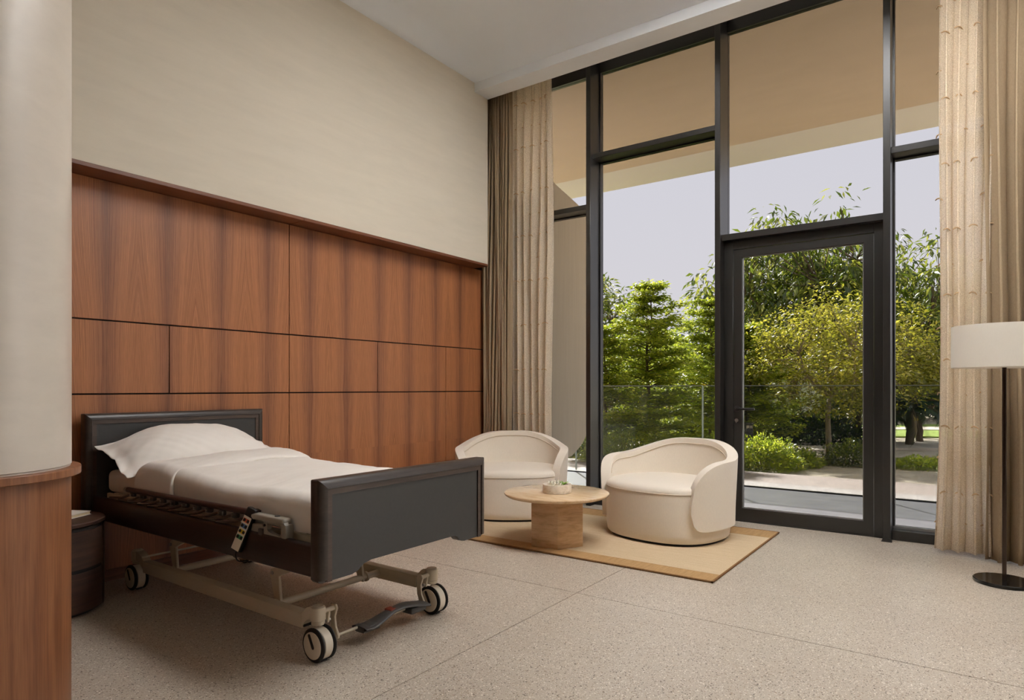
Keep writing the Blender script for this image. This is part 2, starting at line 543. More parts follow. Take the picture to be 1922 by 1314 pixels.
M['grey_plastic'] = plain('warm grey plastic', rgb(150, 144, 132), 0.45)
M['dark_plastic'] = plain('dark grey plastic', rgb(78, 76, 74), 0.5)
M['red_plastic'] = plain('red pedal pad', rgb(150, 66, 46), 0.5)
M['black_plastic'] = plain('black plastic', rgb(26, 25, 24), 0.4)
M['white_plastic'] = plain('off white plastic', rgb(224, 214, 196), 0.45)
for nme, c in (('red', (206, 92, 62)), ('blue', (84, 118, 172)), ('yellow', (226, 196, 44)), ('green', (62, 160, 104))):
    M['key_' + nme] = plain(nme + ' key', rgb(*c), 0.5)

def stone(name, cols, stretch, rough):
    m, n, b = new_mat(name)
    g = noise(n, coords(n, stretch), 2.2, 6, 0.68, 0.5)
    n.links.new(ramp(n, g, [(0.28, cols[0]), (0.5, cols[1]), (0.72, cols[2])]), b.inputs['Base Color'])
    b.inputs['Roughness'].default_value = rough
    pits = noise(n, coords(n, tuple(s * 8 for s in stretch)), 3, 3, 0.7)
    bump(n, b, ramp(n, pits, [(0.28, (0, 0, 0, 1)), (0.36, (1, 1, 1, 1))]), 0.15, 0.002)
    return m
M['travertine'] = stone('honey travertine', (rgb(178, 142, 102), rgb(208, 172, 130), rgb(222, 192, 154)), (3, 3, 16), 0.35)
M['travertine_top'] = stone('polished travertine', (rgb(204, 170, 130), rgb(220, 190, 152), rgb(232, 208, 176)), (3, 14, 3), 0.12)
M['marble'] = stone('pale veined marble', (rgb(176, 158, 134), rgb(222, 210, 192), rgb(236, 228, 214)), (6, 6, 9), 0.35)
def jute(name, c1, c2, stretch):
    m, n, b = new_mat(name)
    f = noise(n, coords(n, stretch), 1.0, 4, 0.7)
    f2 = noise(n, coords(n, (260, 320, 50)), 1.0, 2, 0.6)
    fm = mixc(n, 0.5, f, f2)
    n.links.new(ramp(n, fm, [(0.32, c1), (0.68, c2)]), b.inputs['Base Color'])
    b.inputs['Roughness'].default_value = 0.95
    b.inputs['Specular IOR Level'].default_value = 0.15
    bump(n, b, f2, 0.5, 0.004)
    return m
M['jute'] = jute('woven jute', rgb(184, 160, 126), rgb(216, 196, 166), (3, 90, 3))
M['jute_border'] = jute('jute border', rgb(156, 122, 82), rgb(196, 160, 114), (60, 4, 4))
M['jute_edge'] = jute('jute binding', rgb(110, 80, 52), rgb(150, 112, 74), (60, 60, 4))
M['lamp_shade'] = fabric('white linen lampshade', rgb(232, 226, 214), 0.9, 500, 0.2, 0.04)
M['lamp_black'] = plain('gloss black metal', rgb(18, 18, 18), 0.12, 0.0, 0, 5)
M['lamp_pole'] = plain('dark bronze pole', rgb(66, 54, 46), 0.22, 0.8)
M['paper'] = plain('cream book pages', rgb(226, 206, 168), 0.8, 0, 0.08, 60)
M['book_cover'] = plain('white book cover', rgb(228, 222, 212), 0.6)
M['petal'] = plain('white petal', rgb(240, 236, 222), 0.7, 0, 0.05, 40)
M['sprig'] = plain('green sprig leaf', rgb(120, 158, 52), 0.6, 0, 0.2, 30)

# outdoors
M['terrace'] = stone('grey terrace stone', (rgb(112, 111, 115), rgb(122, 121, 125), rgb(133, 132, 136)), (1.2, 3, 1), 0.4)
M['strip'] = stone('pale kerb stone', (rgb(150, 141, 136), rgb(160, 151, 146), rgb(168, 159, 154)), (2, 2, 2), 0.7)
M['strip2'] = stone('pink paving stone', (rgb(138, 121, 111), rgb(146, 130, 120), rgb(155, 138, 128)), (2, 2, 2), 0.7)
M['soil'] = plain('garden ground paled to bounce light', rgb(188, 174, 152), 0.95, 0, 0.2, 3)  # ground made pale so it bounces light upwards
M['lawn'] = plain('sunny lawn', rgb(142, 160, 62), 0.95, 0, 0.2, 6)
M['path'] = plain('pale garden path', rgb(214, 200, 184), 0.9, 0, 0.06, 5)
M['white_wall'] = plain('white garden house wall', rgb(222, 222, 222), 0.8, 0, 0.03, 2)
M['pale_wall'] = plain('pale pink garden wall', rgb(222, 206, 192), 0.8, 0, 0.05, 2)
M['bark'] = plain('grey brown bark', rgb(112, 96, 78), 0.9, 0, 0.3, 14, 0.3, 30, 0.2, (1, 1, 0.3))
M['bark_pale'] = plain('pale grey bark', rgb(150, 136, 114), 0.9, 0, 0.25, 14, 0.3, 30, 0.2, (1, 1, 0.3))
def leaf(name, c1, c2, c3, trans=0.55):
    m = bpy.data.materials.new(name); m.use_nodes = True
    n = m.node_tree; n.nodes.clear()
    o = n.nodes.new('ShaderNodeOutputMaterial')
    g = n.nodes.new('ShaderNodeNewGeometry')
    c = ramp(n, g.outputs['Random Per Island'], [(0.0, c1), (0.55, c2), (1.0, c3)])
    df = n.nodes.new('ShaderNodeBsdfDiffuse'); n.links.new(c, df.inputs[0])
    tl = n.nodes.new('ShaderNodeBsdfTranslucent')
    n.links.new(mixc(n, 1.0, c, (1.15, 1.12, 0.6, 1), 'MULTIPLY'), tl.inputs[0])
    a = n.nodes.new('ShaderNodeMixShader'); a.inputs[0].default_value = trans
    n.links.new(df.outputs[0], a.inputs[1]); n.links.new(tl.outputs[0], a.inputs[2])
    gl = n.nodes.new('ShaderNodeBsdfGlossy'); gl.inputs['Roughness'].default_value = 0.35
    b = n.nodes.new('ShaderNodeMixShader'); b.inputs[0].default_value = 0.05
    n.links.new(a.outputs[0], b.inputs[1]); n.links.new(gl.outputs[0], b.inputs[2])
    n.links.new(b.outputs[0], o.inputs[0])
    return m
M['leaf_bright'] = leaf('bright green leaf', rgb(114, 136, 46), rgb(170, 184, 70), rgb(216, 218, 112))
M['leaf_dark'] = leaf('dark green leaf', rgb(64, 82, 32), rgb(106, 122, 52), rgb(172, 174, 96))
M['leaf_deep'] = leaf('deep green leaf', rgb(36, 54, 26), rgb(56, 78, 36), rgb(84, 104, 52))
M['leaf_yellow'] = leaf('yellow green leaf', rgb(112, 118, 44), rgb(156, 156, 66), rgb(204, 194, 102))
M['leaf_gold'] = leaf('golden leaf', rgb(150, 130, 24), rgb(196, 168, 36), rgb(226, 196, 60))
M['leaf_palm'] = leaf('palm leaf', rgb(30, 50, 30), rgb(46, 70, 40), rgb(70, 96, 52), 0.3)

# ------------------------------------------------------------------ room dimensions
XW = -4.37       # wood panel face, left wall
XU = -4.189      # plaster face above the panels
YG = 6.0         # glass line
XR = 6.05        # right wall
YB = -3.6        # back wall
ZC = 4.50        # ceiling

# floor: recessed bed of joint mortar with separate slabs
fl = box('floor', XW - 0.25, XR + 0.2, YB - 0.2, YG + 0.06, -0.16, -0.012, M['grout'])
tag(fl, 'speckled beige terrazzo floor', kind='structure')
JX = [XW - 0.02, -1.882, 0.62, 3.12, XR]
JY = [YB, -1.55, 0.87, 3.283, YG + 0.05]
g = 0.0022
for i in range(len(JX) - 1):
    for j in range(len(JY) - 1):
        box('terrazzo_slab', JX[i] + g, JX[i + 1] - g, JY[j] + g, JY[j + 1] - g, -0.03, 0.0, M['terrazzo'], fl)

# left wall
wl = box('wall_left', XW - 0.25, XW - 0.022, YB, YG + 0.1, 0, 5.2, M['plinth'])
tag(wl, 'left wall with walnut panels below beige plaster', kind='structure')
box('plaster_upper', XW - 0.021, XU, YB, 5.412, 2.512, 4.9, M['wallpaper'], wl)
gp = 0.003
rows = [
    (0.012, 1.160, [YB, -2.47, -0.62, 1.24, 3.099, 4.951, 5.98]),
    (1.163, 1.617, [YB, -2.47, -1.55, -0.62, 0.31, 1.24, 2.169, 3.099, 4.024, 4.951, 5.98]),
    (1.620, 2.487, [YB, -2.47, -0.62, 1.24, 3.099, 5.98]),
]
for z0, z1, ys in rows:
    for a, b in zip(ys[:-1], ys[1:]):
        box('wood_panel', XW - 0.02, XW, a + gp, b - gp, z0 + gp, z1 - gp, M['veneer'], wl, 0.0015, 1)
for a, b in ((YB, 1.24), (1.24, 3.099), (3.099, 5.412)):
    box('soffit_board', XW - 0.02, XU + 0.006, a + 0.001, b - 0.001, 2.487, 2.512, M['ledge_wood'], wl, 0.002, 1)
box('baseboard_left', XW - 0.001, XW + 0.012, YB, 5.4, 0.0, 0.07, M['ledge_wood'], wl, 0.002, 1)

# other walls; unseen, painted dark to cut bounced light
wb = box('wall_back', XW - 0.25, XR + 0.2, YB - 0.2, YB, 0, 5.2, M['backwall'])
tag(wb, kind='structure')
wr = box('wall_right', XR, XR + 0.2, YB, YG + 0.1, 0, 5.2, M['backwall'])
tag(wr, kind='structure')

# ceiling with a soft cove along the left wall and the window beam
def ceil_z(x, y):
    sL = smooth01((x - XU) / 0.26)
    sW = smooth01((5.19 - y) / 0.56)
    m = min(sL, sW)
    d = abs(sL - sW)
    if d < 0.3: m -= (0.3 - d) ** 2 / 1.2
    return ZC - 0.145 * (1 - max(0.0, m))
SKX0, SKX1, SKY0, SKY1 = -2.2, 2.2, 3.1, 4.45      # unseen ceiling opening, added to fill the room with daylight
xs = sorted([XU - 0.01 + 0.30 * i / 14 for i in range(15)] + [-3.4, -2.8, SKX0, -1.0, 0.0, 1.2, SKX1, 3.2, 4.5, XR + 0.1])
yy = [YB - 0.1, -2.0, -0.5, 1.0, 2.0, SKY0, 3.7, SKY1, 4.58] + [4.58 + 0.61 * i / 20 for i in range(1, 21)]
V = [(x, y, ceil_z(x, y)) for y in yy for x in xs]
nx = len(xs)
Fc = [(j * nx + i, (j + 1) * nx + i, (j + 1) * nx + i + 1, j * nx + i + 1) for j in range(len(yy) - 1) for i in range(nx - 1)
      if not (SKX0 - 0.01 < (xs[i] + xs[i + 1]) / 2 < SKX1 + 0.01 and SKY0 - 0.01 < (yy[j] + yy[j + 1]) / 2 < SKY1 + 0.01)]
me = bpy.data.meshes.new('ceiling'); me.from_pydata(V, [], Fc)
ce = link('ceiling', me, M['ceiling'], None, True)
tag(ce, 'white ceiling with softly curved edges', kind='structure')
bmx = box('trim_1', XU - 0.15, XR + 0.1, 5.19, 5.412, 4.262, 5.0, M['beam'])
tag(bmx, 'white ceiling beam in front of the window head', kind='structure')
roof = root('roof', (0, 1, 5.0), 'concrete roof above the room with one added opening for fill light', None, None, 'structure')
for q in ((XW - 0.6, SKX0 - 0.3, YB - 0.4, YG + 0.4), (SKX1 + 0.06, XR + 0.5, YB - 0.4, YG + 0.4), (SKX0 - 0.3, SKX1 + 0.06, YB - 0.4, SKY0 - 0.06), (SKX0 - 0.3, SKX1 + 0.06, SKY1 + 0.26, YG + 0.4)):
    box('roof_slab', q[0], q[1], q[2], q[3], 5.0, 5.3, M['concrete'], roof)
for q in ((SKX0 - 0.06, SKX0, SKY0 - 0.06, SKY1 + 0.06), (SKX1, SKX1 + 0.06, SKY0 - 0.06, SKY1 + 0.06), (SKX0, SKX1, SKY0 - 0.06, SKY0), (SKX0, SKX1, SKY1, SKY1 + 0.06)):
    box('fill_opening_lining', q[0], q[1], q[2], q[3], ZC - 0.01, 4.9, M['beam'], roof)
mesh('fill_opening_pane', [(SKX0 - 0.05, SKY0 - 0.05, 4.84), (SKX1 + 0.05, SKY0 - 0.05, 4.84), (SKX1 + 0.05, SKY1 + 0.05, 4.84), (SKX0 - 0.05, SKY1 + 0.05, 4.84)], [(0, 1, 2, 3)], M['frosted'], roof)
pk = box('trim_2', XW - 0.2, XR + 0.1, 5.412, YG + 0.06, 4.78, 5.0, M['beam'])
tag(pk, 'white curtain pocket ceiling behind the beam', kind='structure')

# ------------------------------------------------------------------ window wall
MW = 0.05
MX = [-4.497, -3.179, -1.862, -0.543, 0.775, 2.093, 3.411, 4.729, 6.047]
YF, YT = 5.776, 5.825
ZH = 4.47
def window(n, x0, x1, trans, label, mull_right=True, gm='glass'):
    w = root('window_%d' % n, ((x0 + x1) / 2, YG, 0), label, None, None, 'structure')
    box('mullion', x1 - MW / 2, x1 + MW / 2, YF, YG + 0.05, 0.0, 4.78, M['black_metal'], w, 0.002, 1) if mull_right else None
    a, b = x0 + MW / 2, x1 - MW / 2
    if trans is not None:
        box('transom', a, b, YT, YG - 0.02, trans, trans + 0.05, M['black_metal'], w, 0.002, 1)
        box('glazing_bead', a, b, YG - 0.02, YG + 0.03, trans - 0.012, trans + 0.062, M['black_metal'], w)
        box('pane', a, b, YG - 0.004, YG + 0.004, 0.09, trans - 0.012, M[gm], w)
        box('pane', a, b, YG - 0.004, YG + 0.004, trans + 0.062, ZH, M[gm], w)
    box('head', a, b, YG - 0.03, YG + 0.04, ZH, 4.78, M['black_metal'], w)
    if trans is not None:
        box('sill', a, b, 5.872, YG + 0.04, 0.0, 0.075, M['black_metal'], w, 0.002, 1)
        box('glazing_bead', a, b, YG - 0.03, YG + 0.03, 0.075, 0.095, M['gasket'], w)
        for xb in (a, b - 0.014):
            box('glazing_bead', xb, xb + 0.014, YG - 0.03, YG + 0.03, 0.095, ZH, M['black_metal'], w)
    return w
window(1, MX[0], MX[1], 3.035, 'window bay behind the left curtains')
window(2, MX[1], MX[2], 3.538, 'window bay between the left curtain and the glass door')
window(3, MX[3], MX[4], 3.035, 'window bay beside the right curtain')
for k in range(4, 8):  # unseen bays given clear glass to let in more daylight
    window(k, MX[k], MX[k + 1], 3.035, 'unseen window bay further along the window wall, left clear for more daylight', True, 'clear_glass')

# door bay
dx0, dx1 = MX[2] + MW / 2, MX[3] - MW / 2
d = root('door_1', ((dx0 + dx1) / 2, 5.9, 0), 'black framed glass terrace door', None, None, 'structure')
box('mullion', MX[3] - MW / 2, MX[3] + MW / 2, YF, YG + 0.05, 0.0, 4.78, M['black_metal'], d, 0.002, 1)
extrude('mullion_shoe', [(MX[3] - MW / 2 - 0.012, 0.0), (MX[3] + MW / 2 + 0.012, 0.0), (MX[3] + MW / 2, 0.03), (MX[3] - MW / 2, 0.03)], 'y', YF - 0.012, YF + 0.03, M['black_metal'], d)
box('door_transom', dx0, dx1, YT, YG + 0.03, 2.525, 2.58, M['black_metal'], d, 0.002, 1)
box('door_frame', dx0, -1.756, 5.89, YG + 0.03, 0.0, 2.525, M['black_metal'], d, 0.002, 1)
box('door_frame', -0.642, dx1, 5.89, YG + 0.03, 0.0, 2.525, M['black_metal'], d, 0.002, 1)
box('door_frame', -1.756, -0.642, 5.89, YG + 0.03, 2.447, 2.525, M['black_metal'], d, 0.002, 1)
box('threshold', -1.756, -0.642, 5.895, YG + 0.05, 0.0, 0.008, M['black_metal'], d)
box('pane', dx0, dx1, YG - 0.004, YG + 0.004, 2.58, ZH, M['glass'], d)
box('head', dx0, dx1, YG - 0.03, YG + 0.04, ZH, 4.78, M['black_metal'], d)
# leaf: one frame mesh with pane, beads, handle and lock as its pieces
lx0, lx1, lz0, lz1 = -1.752, -0.646, 0.010, 2.443
gx0, gx1, gz0, gz1 = -1.683, -0.717, 0.120, 2.378
leaf_o = ring_extrude('door_leaf', [(lx0, lz0), (lx1, lz0), (lx1, lz1), (lx0, lz1)], [(gx0, gz0), (gx1, gz0), (gx1, gz1), (gx0, gz1)], 'y', 5.898, 5.975, M['black_metal'], d)
box('pane', gx0, gx1, 5.935, 5.943, gz0, gz1, M['glass'], leaf_o)
for bx in ((gx0, gx0 + 0.008, gz0, gz1), (gx1 - 0.008, gx1, gz0, gz1), (gx0, gx1, gz0, gz0 + 0.008), (gx0, gx1, gz1 - 0.008, gz1)):
    box('glazing_bead', bx[0], bx[1], 5.918, 5.934, bx[2], bx[3], M['gasket'], leaf_o)
hz = 1.012
tube('handle', bez([(-1.722, 5.90, hz), (-1.722, 5.868, hz), (-1.712, 5.852, hz), (-1.68, 5.847, hz), (-1.56, 5.847, hz)], 6), 0.0105, M['black_plastic'], leaf_o, 12)
lathe('handle_rose', [(0.0, -0.012), (0.024, -0.012), (0.026, -0.008), (0.026, 0.0)], (-1.722, 5.899, hz), 0, M['black_metal'], leaf_o, 24, 'y')
lathe('lock_cylinder', [(0.0, -0.014), (0.014, -0.014), (0.016, -0.010), (0.016, 0.0)], (-1.728, 5.899, 0.908), 0, M['steel'], leaf_o, 20, 'y')
box('key', -1.731, -1.725, 5.878, 5.886, 0.884, 0.908, M['steel'], leaf_o, 0.001, 1)

# ------------------------------------------------------------------ terrace, canopy, fin, railing
te = box('terrace_floor', -14, 6.3, YG + 0.06, 8.04, -0.3, -0.006, M['terrace'])
tag(te, 'smooth grey terrace floor outside the window', kind='structure')
st = box('side_bounce_ground', 6.3, 18, -14, 8.04, -0.3, -0.006, M['white_wall'])  # unseen ground, added as a pale surface to bounce daylight
tag(st, 'unseen pale ground added beyond the right wall to bounce daylight', kind='structure')
ks = box('kerb_strip', -14, 9, 8.085, 8.50, -0.3, 0.0, M['strip'])
tag(ks, 'pale kerb strip behind the glass railing', kind='structure')
ps = box('paving_strip', -14, 9, 8.503, 9.50, -0.3, 0.0, M['strip2'])
tag(ps, 'pink stone paving strip along the garden', kind='structure')
cs = extrude('canopy', [(YG + 0.07, 4.70), (9.42, 4.70), (9.42, 5.18), (YG + 0.07, 5.3)], 'x', -14, 1.2, M['concrete'])
extrude('lit_lip', [(9.421, 4.70), (10.58, 4.785), (10.58, 5.13), (9.421, 5.18)], 'x', -14, 1.2, M['concrete_lit'], cs)  # lip brightness is painted into its colour
tag(cs, 'beige concrete canopy over the terrace', kind='structure')
fin_pts = [(6.13, 3.62), (6.32, 3.548), (6.83, 3.435), (7.22, 3.31), (7.24, 3.2), (7.24, 1.05)]
for k in range(9):
    a = k / 8 * PI / 2
    fin_pts.append((6.25 + 0.99 * math.cos(a) ** 0.8, 1.05 - 0.72 * math.sin(a) ** 1.1))
fin_pts.append((6.13, 0.30))
fn = extrude('terrace_fin', fin_pts, 'x', -4.03, -3.90, M['fin'], None, 0.012, 2)
tag(fn, 'ribbed concrete fin with a curved lower edge beside the terrace', kind='structure')
box('fin_arm', -6.0, -4.03, 6.13, 6.35, 0.6, 3.4, M['concrete'], fn)

gr = root('glass_railing', (-1.5, 8.06, 0), 'frameless glass railing along the terrace edge', 'railing')
box('base_channel', -9, 6, 8.042, 8.083, -0.2, 0.008, M['black_metal'], gr)
jx = [-8.33, -6.48, -4.633, -2.787, -0.94, 0.91, 2.76, 4.6]
for a, b in zip(jx[:-1], jx[1:]):
    p = box('pane', a + 0.006, b - 0.006, 8.055, 8.070, 0.008, 1.222, M['rail_glass'], gr)
    box('top_edge', a + 0.006, b - 0.006, 8.054, 8.071, 1.222, 1.231, M['glass_edge'], p)
    for e in (a + 0.003, b - 0.009):
        box('side_edge', e, e + 0.006, 8.054, 8.071, 0.02, 1.222, M['glass_edge'], p)

# ------------------------------------------------------------------ garden
gd = box('garden_ground', -90, 60, 9.503, 120, -0.6, -0.10, M['soil'])
tag(gd, 'garden ground paled to bounce light beyond the terrace', kind='structure')  # pale tone put in to bounce light onto canopy and trees
def patch(name, px0, px1, d0, d1, z, mat, label):
    pts = [at(px0, d0), at(px1, d0), at(px1, d1), at(px0, d1)]
    V = []
    n = 10
    lo = [pts[0].lerp(pts[1], k / n) for k in range(n + 1)]
    hi = [pts[3].lerp(pts[2], k / n) for k in range(n + 1)]
    lo = [p + FW * (0.35 * math.sin(k * 1.9 + px0)) for k, p in enumerate(lo)]
    hi = [p + FW * (0.35 * math.cos(k * 1.6 + px1)) for k, p in enumerate(hi)]
    out = [(p.x, p.y) for p in lo] + [(p.x, p.y) for p in reversed(hi)]
    o = extrude(name, out, 'z', -0.2, z, mat)
    return tag(o, label, kind='structure')
patch('lawn', 900, 2100, 16.5, 22.0, -0.06, M['lawn'], 'sunlit lawn among the trees')
patch('garden_path', 800, 2200, 13.2, 15.0, -0.05, M['path'], 'pale curving garden path')
patch('far_garden_path', 700, 2300, 19.0, 20.6, -0.04, M['path'], 'pale far garden path')

def leaves_geo(pos, dirv, nrm, length, width):
    """one folded rhombus per leaf; arrays (n,3), (n,3), (n,3), (n,), (n,)"""
    dirv = dirv / np.linalg.norm(dirv, axis=1, keepdims=True)
    side = np.cross(dirv, nrm)
    side /= np.maximum(np.linalg.norm(side, axis=1, keepdims=True), 1e-6)
    up = np.cross(side, dirv)
    L = length[:, None]; W = width[:, None]
    a = pos
    c = pos + dirv * L - up * L * 0.12
    b = pos + dirv * L * 0.45 + side * W * 0.5 + up * W * 0.12
    e = pos + dirv * L * 0.45 - side * W * 0.5 + up * W * 0.12
    return np.stack([a, b, c, e], axis=1).reshape(-1, 3)
def foliage(name, V, mat, parent):
    n = len(V) // 4
    me = bpy.data.meshes.new(name)
    me.vertices.add(len(V)); me.vertices.foreach_set('co', V.astype(np.float32).ravel())
    me.loops.add(len(V)); me.loops.foreach_set('vertex_index', np.arange(len(V), dtype=np.int32))
    me.polygons.add(n)
    me.polygons.foreach_set('loop_start', np.arange(0, len(V), 4, dtype=np.int32))
    me.polygons.foreach_set('loop_total', np.full(n, 4, dtype=np.int32))
    me.update(calc_edges=True)
    return link(name, me, mat, parent, False, True)
rng = np.random.default_rng(11)
def rand_unit(n):
    v = rng.normal(size=(n, 3)); return v / np.linalg.norm(v, axis=1, keepdims=True)
def branch_mesh(name, parts, mat, parent):
    V, Fc = join_geo(parts)
    me = bpy.data.meshes.new(name)
    me.from_pydata([tuple(v) for v in V], [], Fc)
    return link(name, me, mat, parent, True, True)

def layered_tree(name, loc, h, spread, z_low, n_whorl, label, lmat, group, leaf_l=0.075, dens=1.0, seed=0, rz=0.0):
    """tall leader with flat tiers of fine twigs"""
    R = random.Random(seed)
    r = root(name, loc, label, 'tree', group, None, rz)
    tr, L, D, N = [], [], [], []
    lead = [Vector((0, 0, 0))]
    for k in range(1, 9): lead.append(Vector((R.uniform(-.06, .06), R.uniform(-.06, .06), h * k / 8)))
    tr.append(tube_geo(lead, [0.055 * (1 - 0.9 * k / 8) * h / 3.5 for k in range(9)], 6))
    for wk in range(n_whorl):
        f = wk / (n_whorl - 1)
        z = z_low + (h * 0.97 - z_low) * f
        zw = z
        rad = spread * (0.22 + 0.95 * (1 - f) ** 0.75 * (0.75 + 0.35 * R.random())) * (0.8 if wk == 0 else 1)
        nb = 7 if f < 0.7 else 5
        a0 = R.uniform(0, 6.28)
        for b in range(nb):
            a = a0 + b * 2 * PI / nb + R.uniform(-.3, .3)
            rr = rad * R.uniform(0.45, 1.2)
            z = zw + R.uniform(-0.36, 0.36) * (h - z_low) / n_whorl * (1.5 if f < 0.8 else 0.4)
            p0 = Vector((0, 0, z - 0.12))
            pts = [p0]
            for q in range(1, 6):
                t = q / 5
                pts.append(Vector((math.cos(a + 0.15 * math.sin(q)) * rr * t, math.sin(a + 0.15 * math.sin(q)) * rr * t, z - 0.12 + 0.22 * rr * t ** 0.8 - 0.1 * rr * t * t + R.uniform(-.02, .02))))
            tr.append(tube_geo(pts, [0.014 * (1 - .8 * q / 5) * h / 3.5 for q in range(6)], 4, False))
            for q in range(1, 6):
                for sgn in (-1, 1, 0):
                    c0 = pts[q]
                    aa = a + sgn * R.uniform(0.6, 1.1)
                    ln = rr * R.uniform(0.16, 0.36) * (1.1 - 0.1 * q)
                    m = int(26 * dens * (0.5 + ln))
                    for _ in range(m):
                        t = R.random()
                        L.append((c0.x + math.cos(aa) * ln * t + R.gauss(0, .04), c0.y + math.sin(aa) * ln * t + R.gauss(0, .05), c0.z + 0.06 * t + R.gauss(0, .032)))
                        an = aa + R.gauss(0, 0.9)
                        D.append((math.cos(an), math.sin(an), R.gauss(0.1, .35)))
                        N.append((R.gauss(0, .4), R.gauss(0, .4), 1))
    n = len(L)
    le = leaf_l * rng.uniform(0.6, 1.3, n)
    V = leaves_geo(np.array(L), np.array(D), np.array(N), le, le * rng.uniform(.4, .6, n))
    foliage('foliage', V, lmat, r)
    branch_mesh('trunk', tr, M['bark'], r)
    return r

def broad_tree(name, loc, h, crown_r, crown_z, n_cl, label, lmat, group, leaf_l=0.16, per=30, droop=0.6, seed=0, fork=0.35, bark='bark', squash=0.8, trunk_r=0.09, cl_r=0.3, aspect=0.3):
    """forking trunk, rounded crown of leaf clusters"""
    R = random.Random(seed)
    r = root(name, loc, label, 'tree', group)
    tr = []
    fz = h * fork
    wob = 0.5 * trunk_r
    base = [Vector((R.uniform(-wob, wob) if k else 0, R.uniform(-wob, wob) if k else 0, fz * k / 4)) for k in range(5)]
    tr.append(tube_geo(base, [trunk_r * (1.15 - 0.1 * k) for k in range(5)], 8))
    L, D, N = [], [], []
    cen = []
    limbs = []
    for b in range(6):
        a = b * 1.05 + R.uniform(-.3, .3)
        e = Vector((math.cos(a) * crown_r * 0.55, math.sin(a) * crown_r * 0.55, crown_z + R.uniform(-.1, .5) * crown_r * squash))
        mid = base[-1].lerp(e, 0.5) + Vector((R.uniform(-.2, .2), R.uniform(-.2, .2), R.uniform(-.1, .2)))
        pts = bez([base[-1], mid, e], 4)
        tr.append(tube_geo(pts, [trunk_r * 0.6 * (1 - 0.75 * k / (len(pts) - 1)) for k in range(len(pts))], 6, False))
        limbs += [pts[len(pts) // 2], pts[-3], pts[-1]]
    for _ in range(n_cl):
        u = Vector((R.gauss(0, 1), R.gauss(0, 1), R.gauss(0, 1))).normalized()
        q = R.random() ** 0.42
        lump = 1 + 0.22 * math.sin(u.x * 4 + seed) * math.cos(u.y * 5 + u.z * 4)
        c = Vector((u.x * crown_r * q * lump, u.y * crown_r * q * lump, crown_z + u.z * (h - crown_z) * q * lump))
        if c.z < fz * 0.8: c.z = fz * 0.8 + R.random() * 0.3
        near = min(limbs, key=lambda w: (w - c).length)
        tr.append(tube_geo([near, near.lerp(c, 0.6) + Vector((0, 0, -0.05)), c], [trunk_r * 0.16, trunk_r * 0.1, trunk_r * 0.05], 4, False))
        s = cl_r * R.uniform(0.7, 1.3)
        m = int(per * R.uniform(0.7, 1.3))
        for _k in range(m):
            w = Vector((R.gauss(0, 1), R.gauss(0, 1), R.gauss(0, .75))).normalized()
            rr = s * R.random() ** 0.5
            p = c + w * rr
            L.append(tuple(p))
            D.append((w.x + R.gauss(0, .5), w.y + R.gauss(0, .5), w.z * 0.5 - droop + R.gauss(0, .4)))
            N.append((w.x * .5 + R.gauss(0, .4), w.y * .5 + R.gauss(0, .4), 0.9))
    n = len(L)
    le = leaf_l * rng.uniform(0.6, 1.25, n)
    V = leaves_geo(np.array(L), np.array(D), np.array(N), le, le * aspect * rng.uniform(.8, 1.3, n))
    foliage('foliage', V, lmat, r)
    branch_mesh('trunk', tr, M[bark], r)
    return r

def shrub(name, loc, rx, ry, hz_, n, label, lmat, group, leaf_l=0.05, seed=0):
    R = random.Random(seed)
    r = root(name, loc, label, 'shrub', group, None, YAW)
    u = rand_unit(n)
    u[:, 2] = np.abs(u[:, 2])
    q = rng.uniform(0.55, 1.0, n)[:, None]
    lump = 1 + 0.18 * np.sin(u[:, 0] * 6 + seed)[:, None] * np.cos(u[:, 1] * 7 + u[:, 2] * 5)[:, None]
    P = u * np.array([rx, ry, hz_]) * q * lump
    D = u + rng.normal(scale=.6, size=(n, 3)); N = rng.normal(scale=.4, size=(n, 3)) + np.array([0, 0, 1])
    le = leaf_l * rng.uniform(.6, 1.3, n)
    foliage('foliage', leaves_geo(P, D, N, le, le * .5), lmat, r)
    parts = []
    for k in range(7):
        a = R.uniform(0, 6.28)
        e = Vector((math.cos(a) * rx * .5, math.sin(a) * ry * .5, hz_ * .75))
        parts.append(tube_geo([Vector((0, 0, -0.12)), e * 0.5 + Vector((0, 0, .05)), e], [0.012, 0.009, 0.004], 4, False))
    branch_mesh('stem', parts, M['bark'], r)
    return r

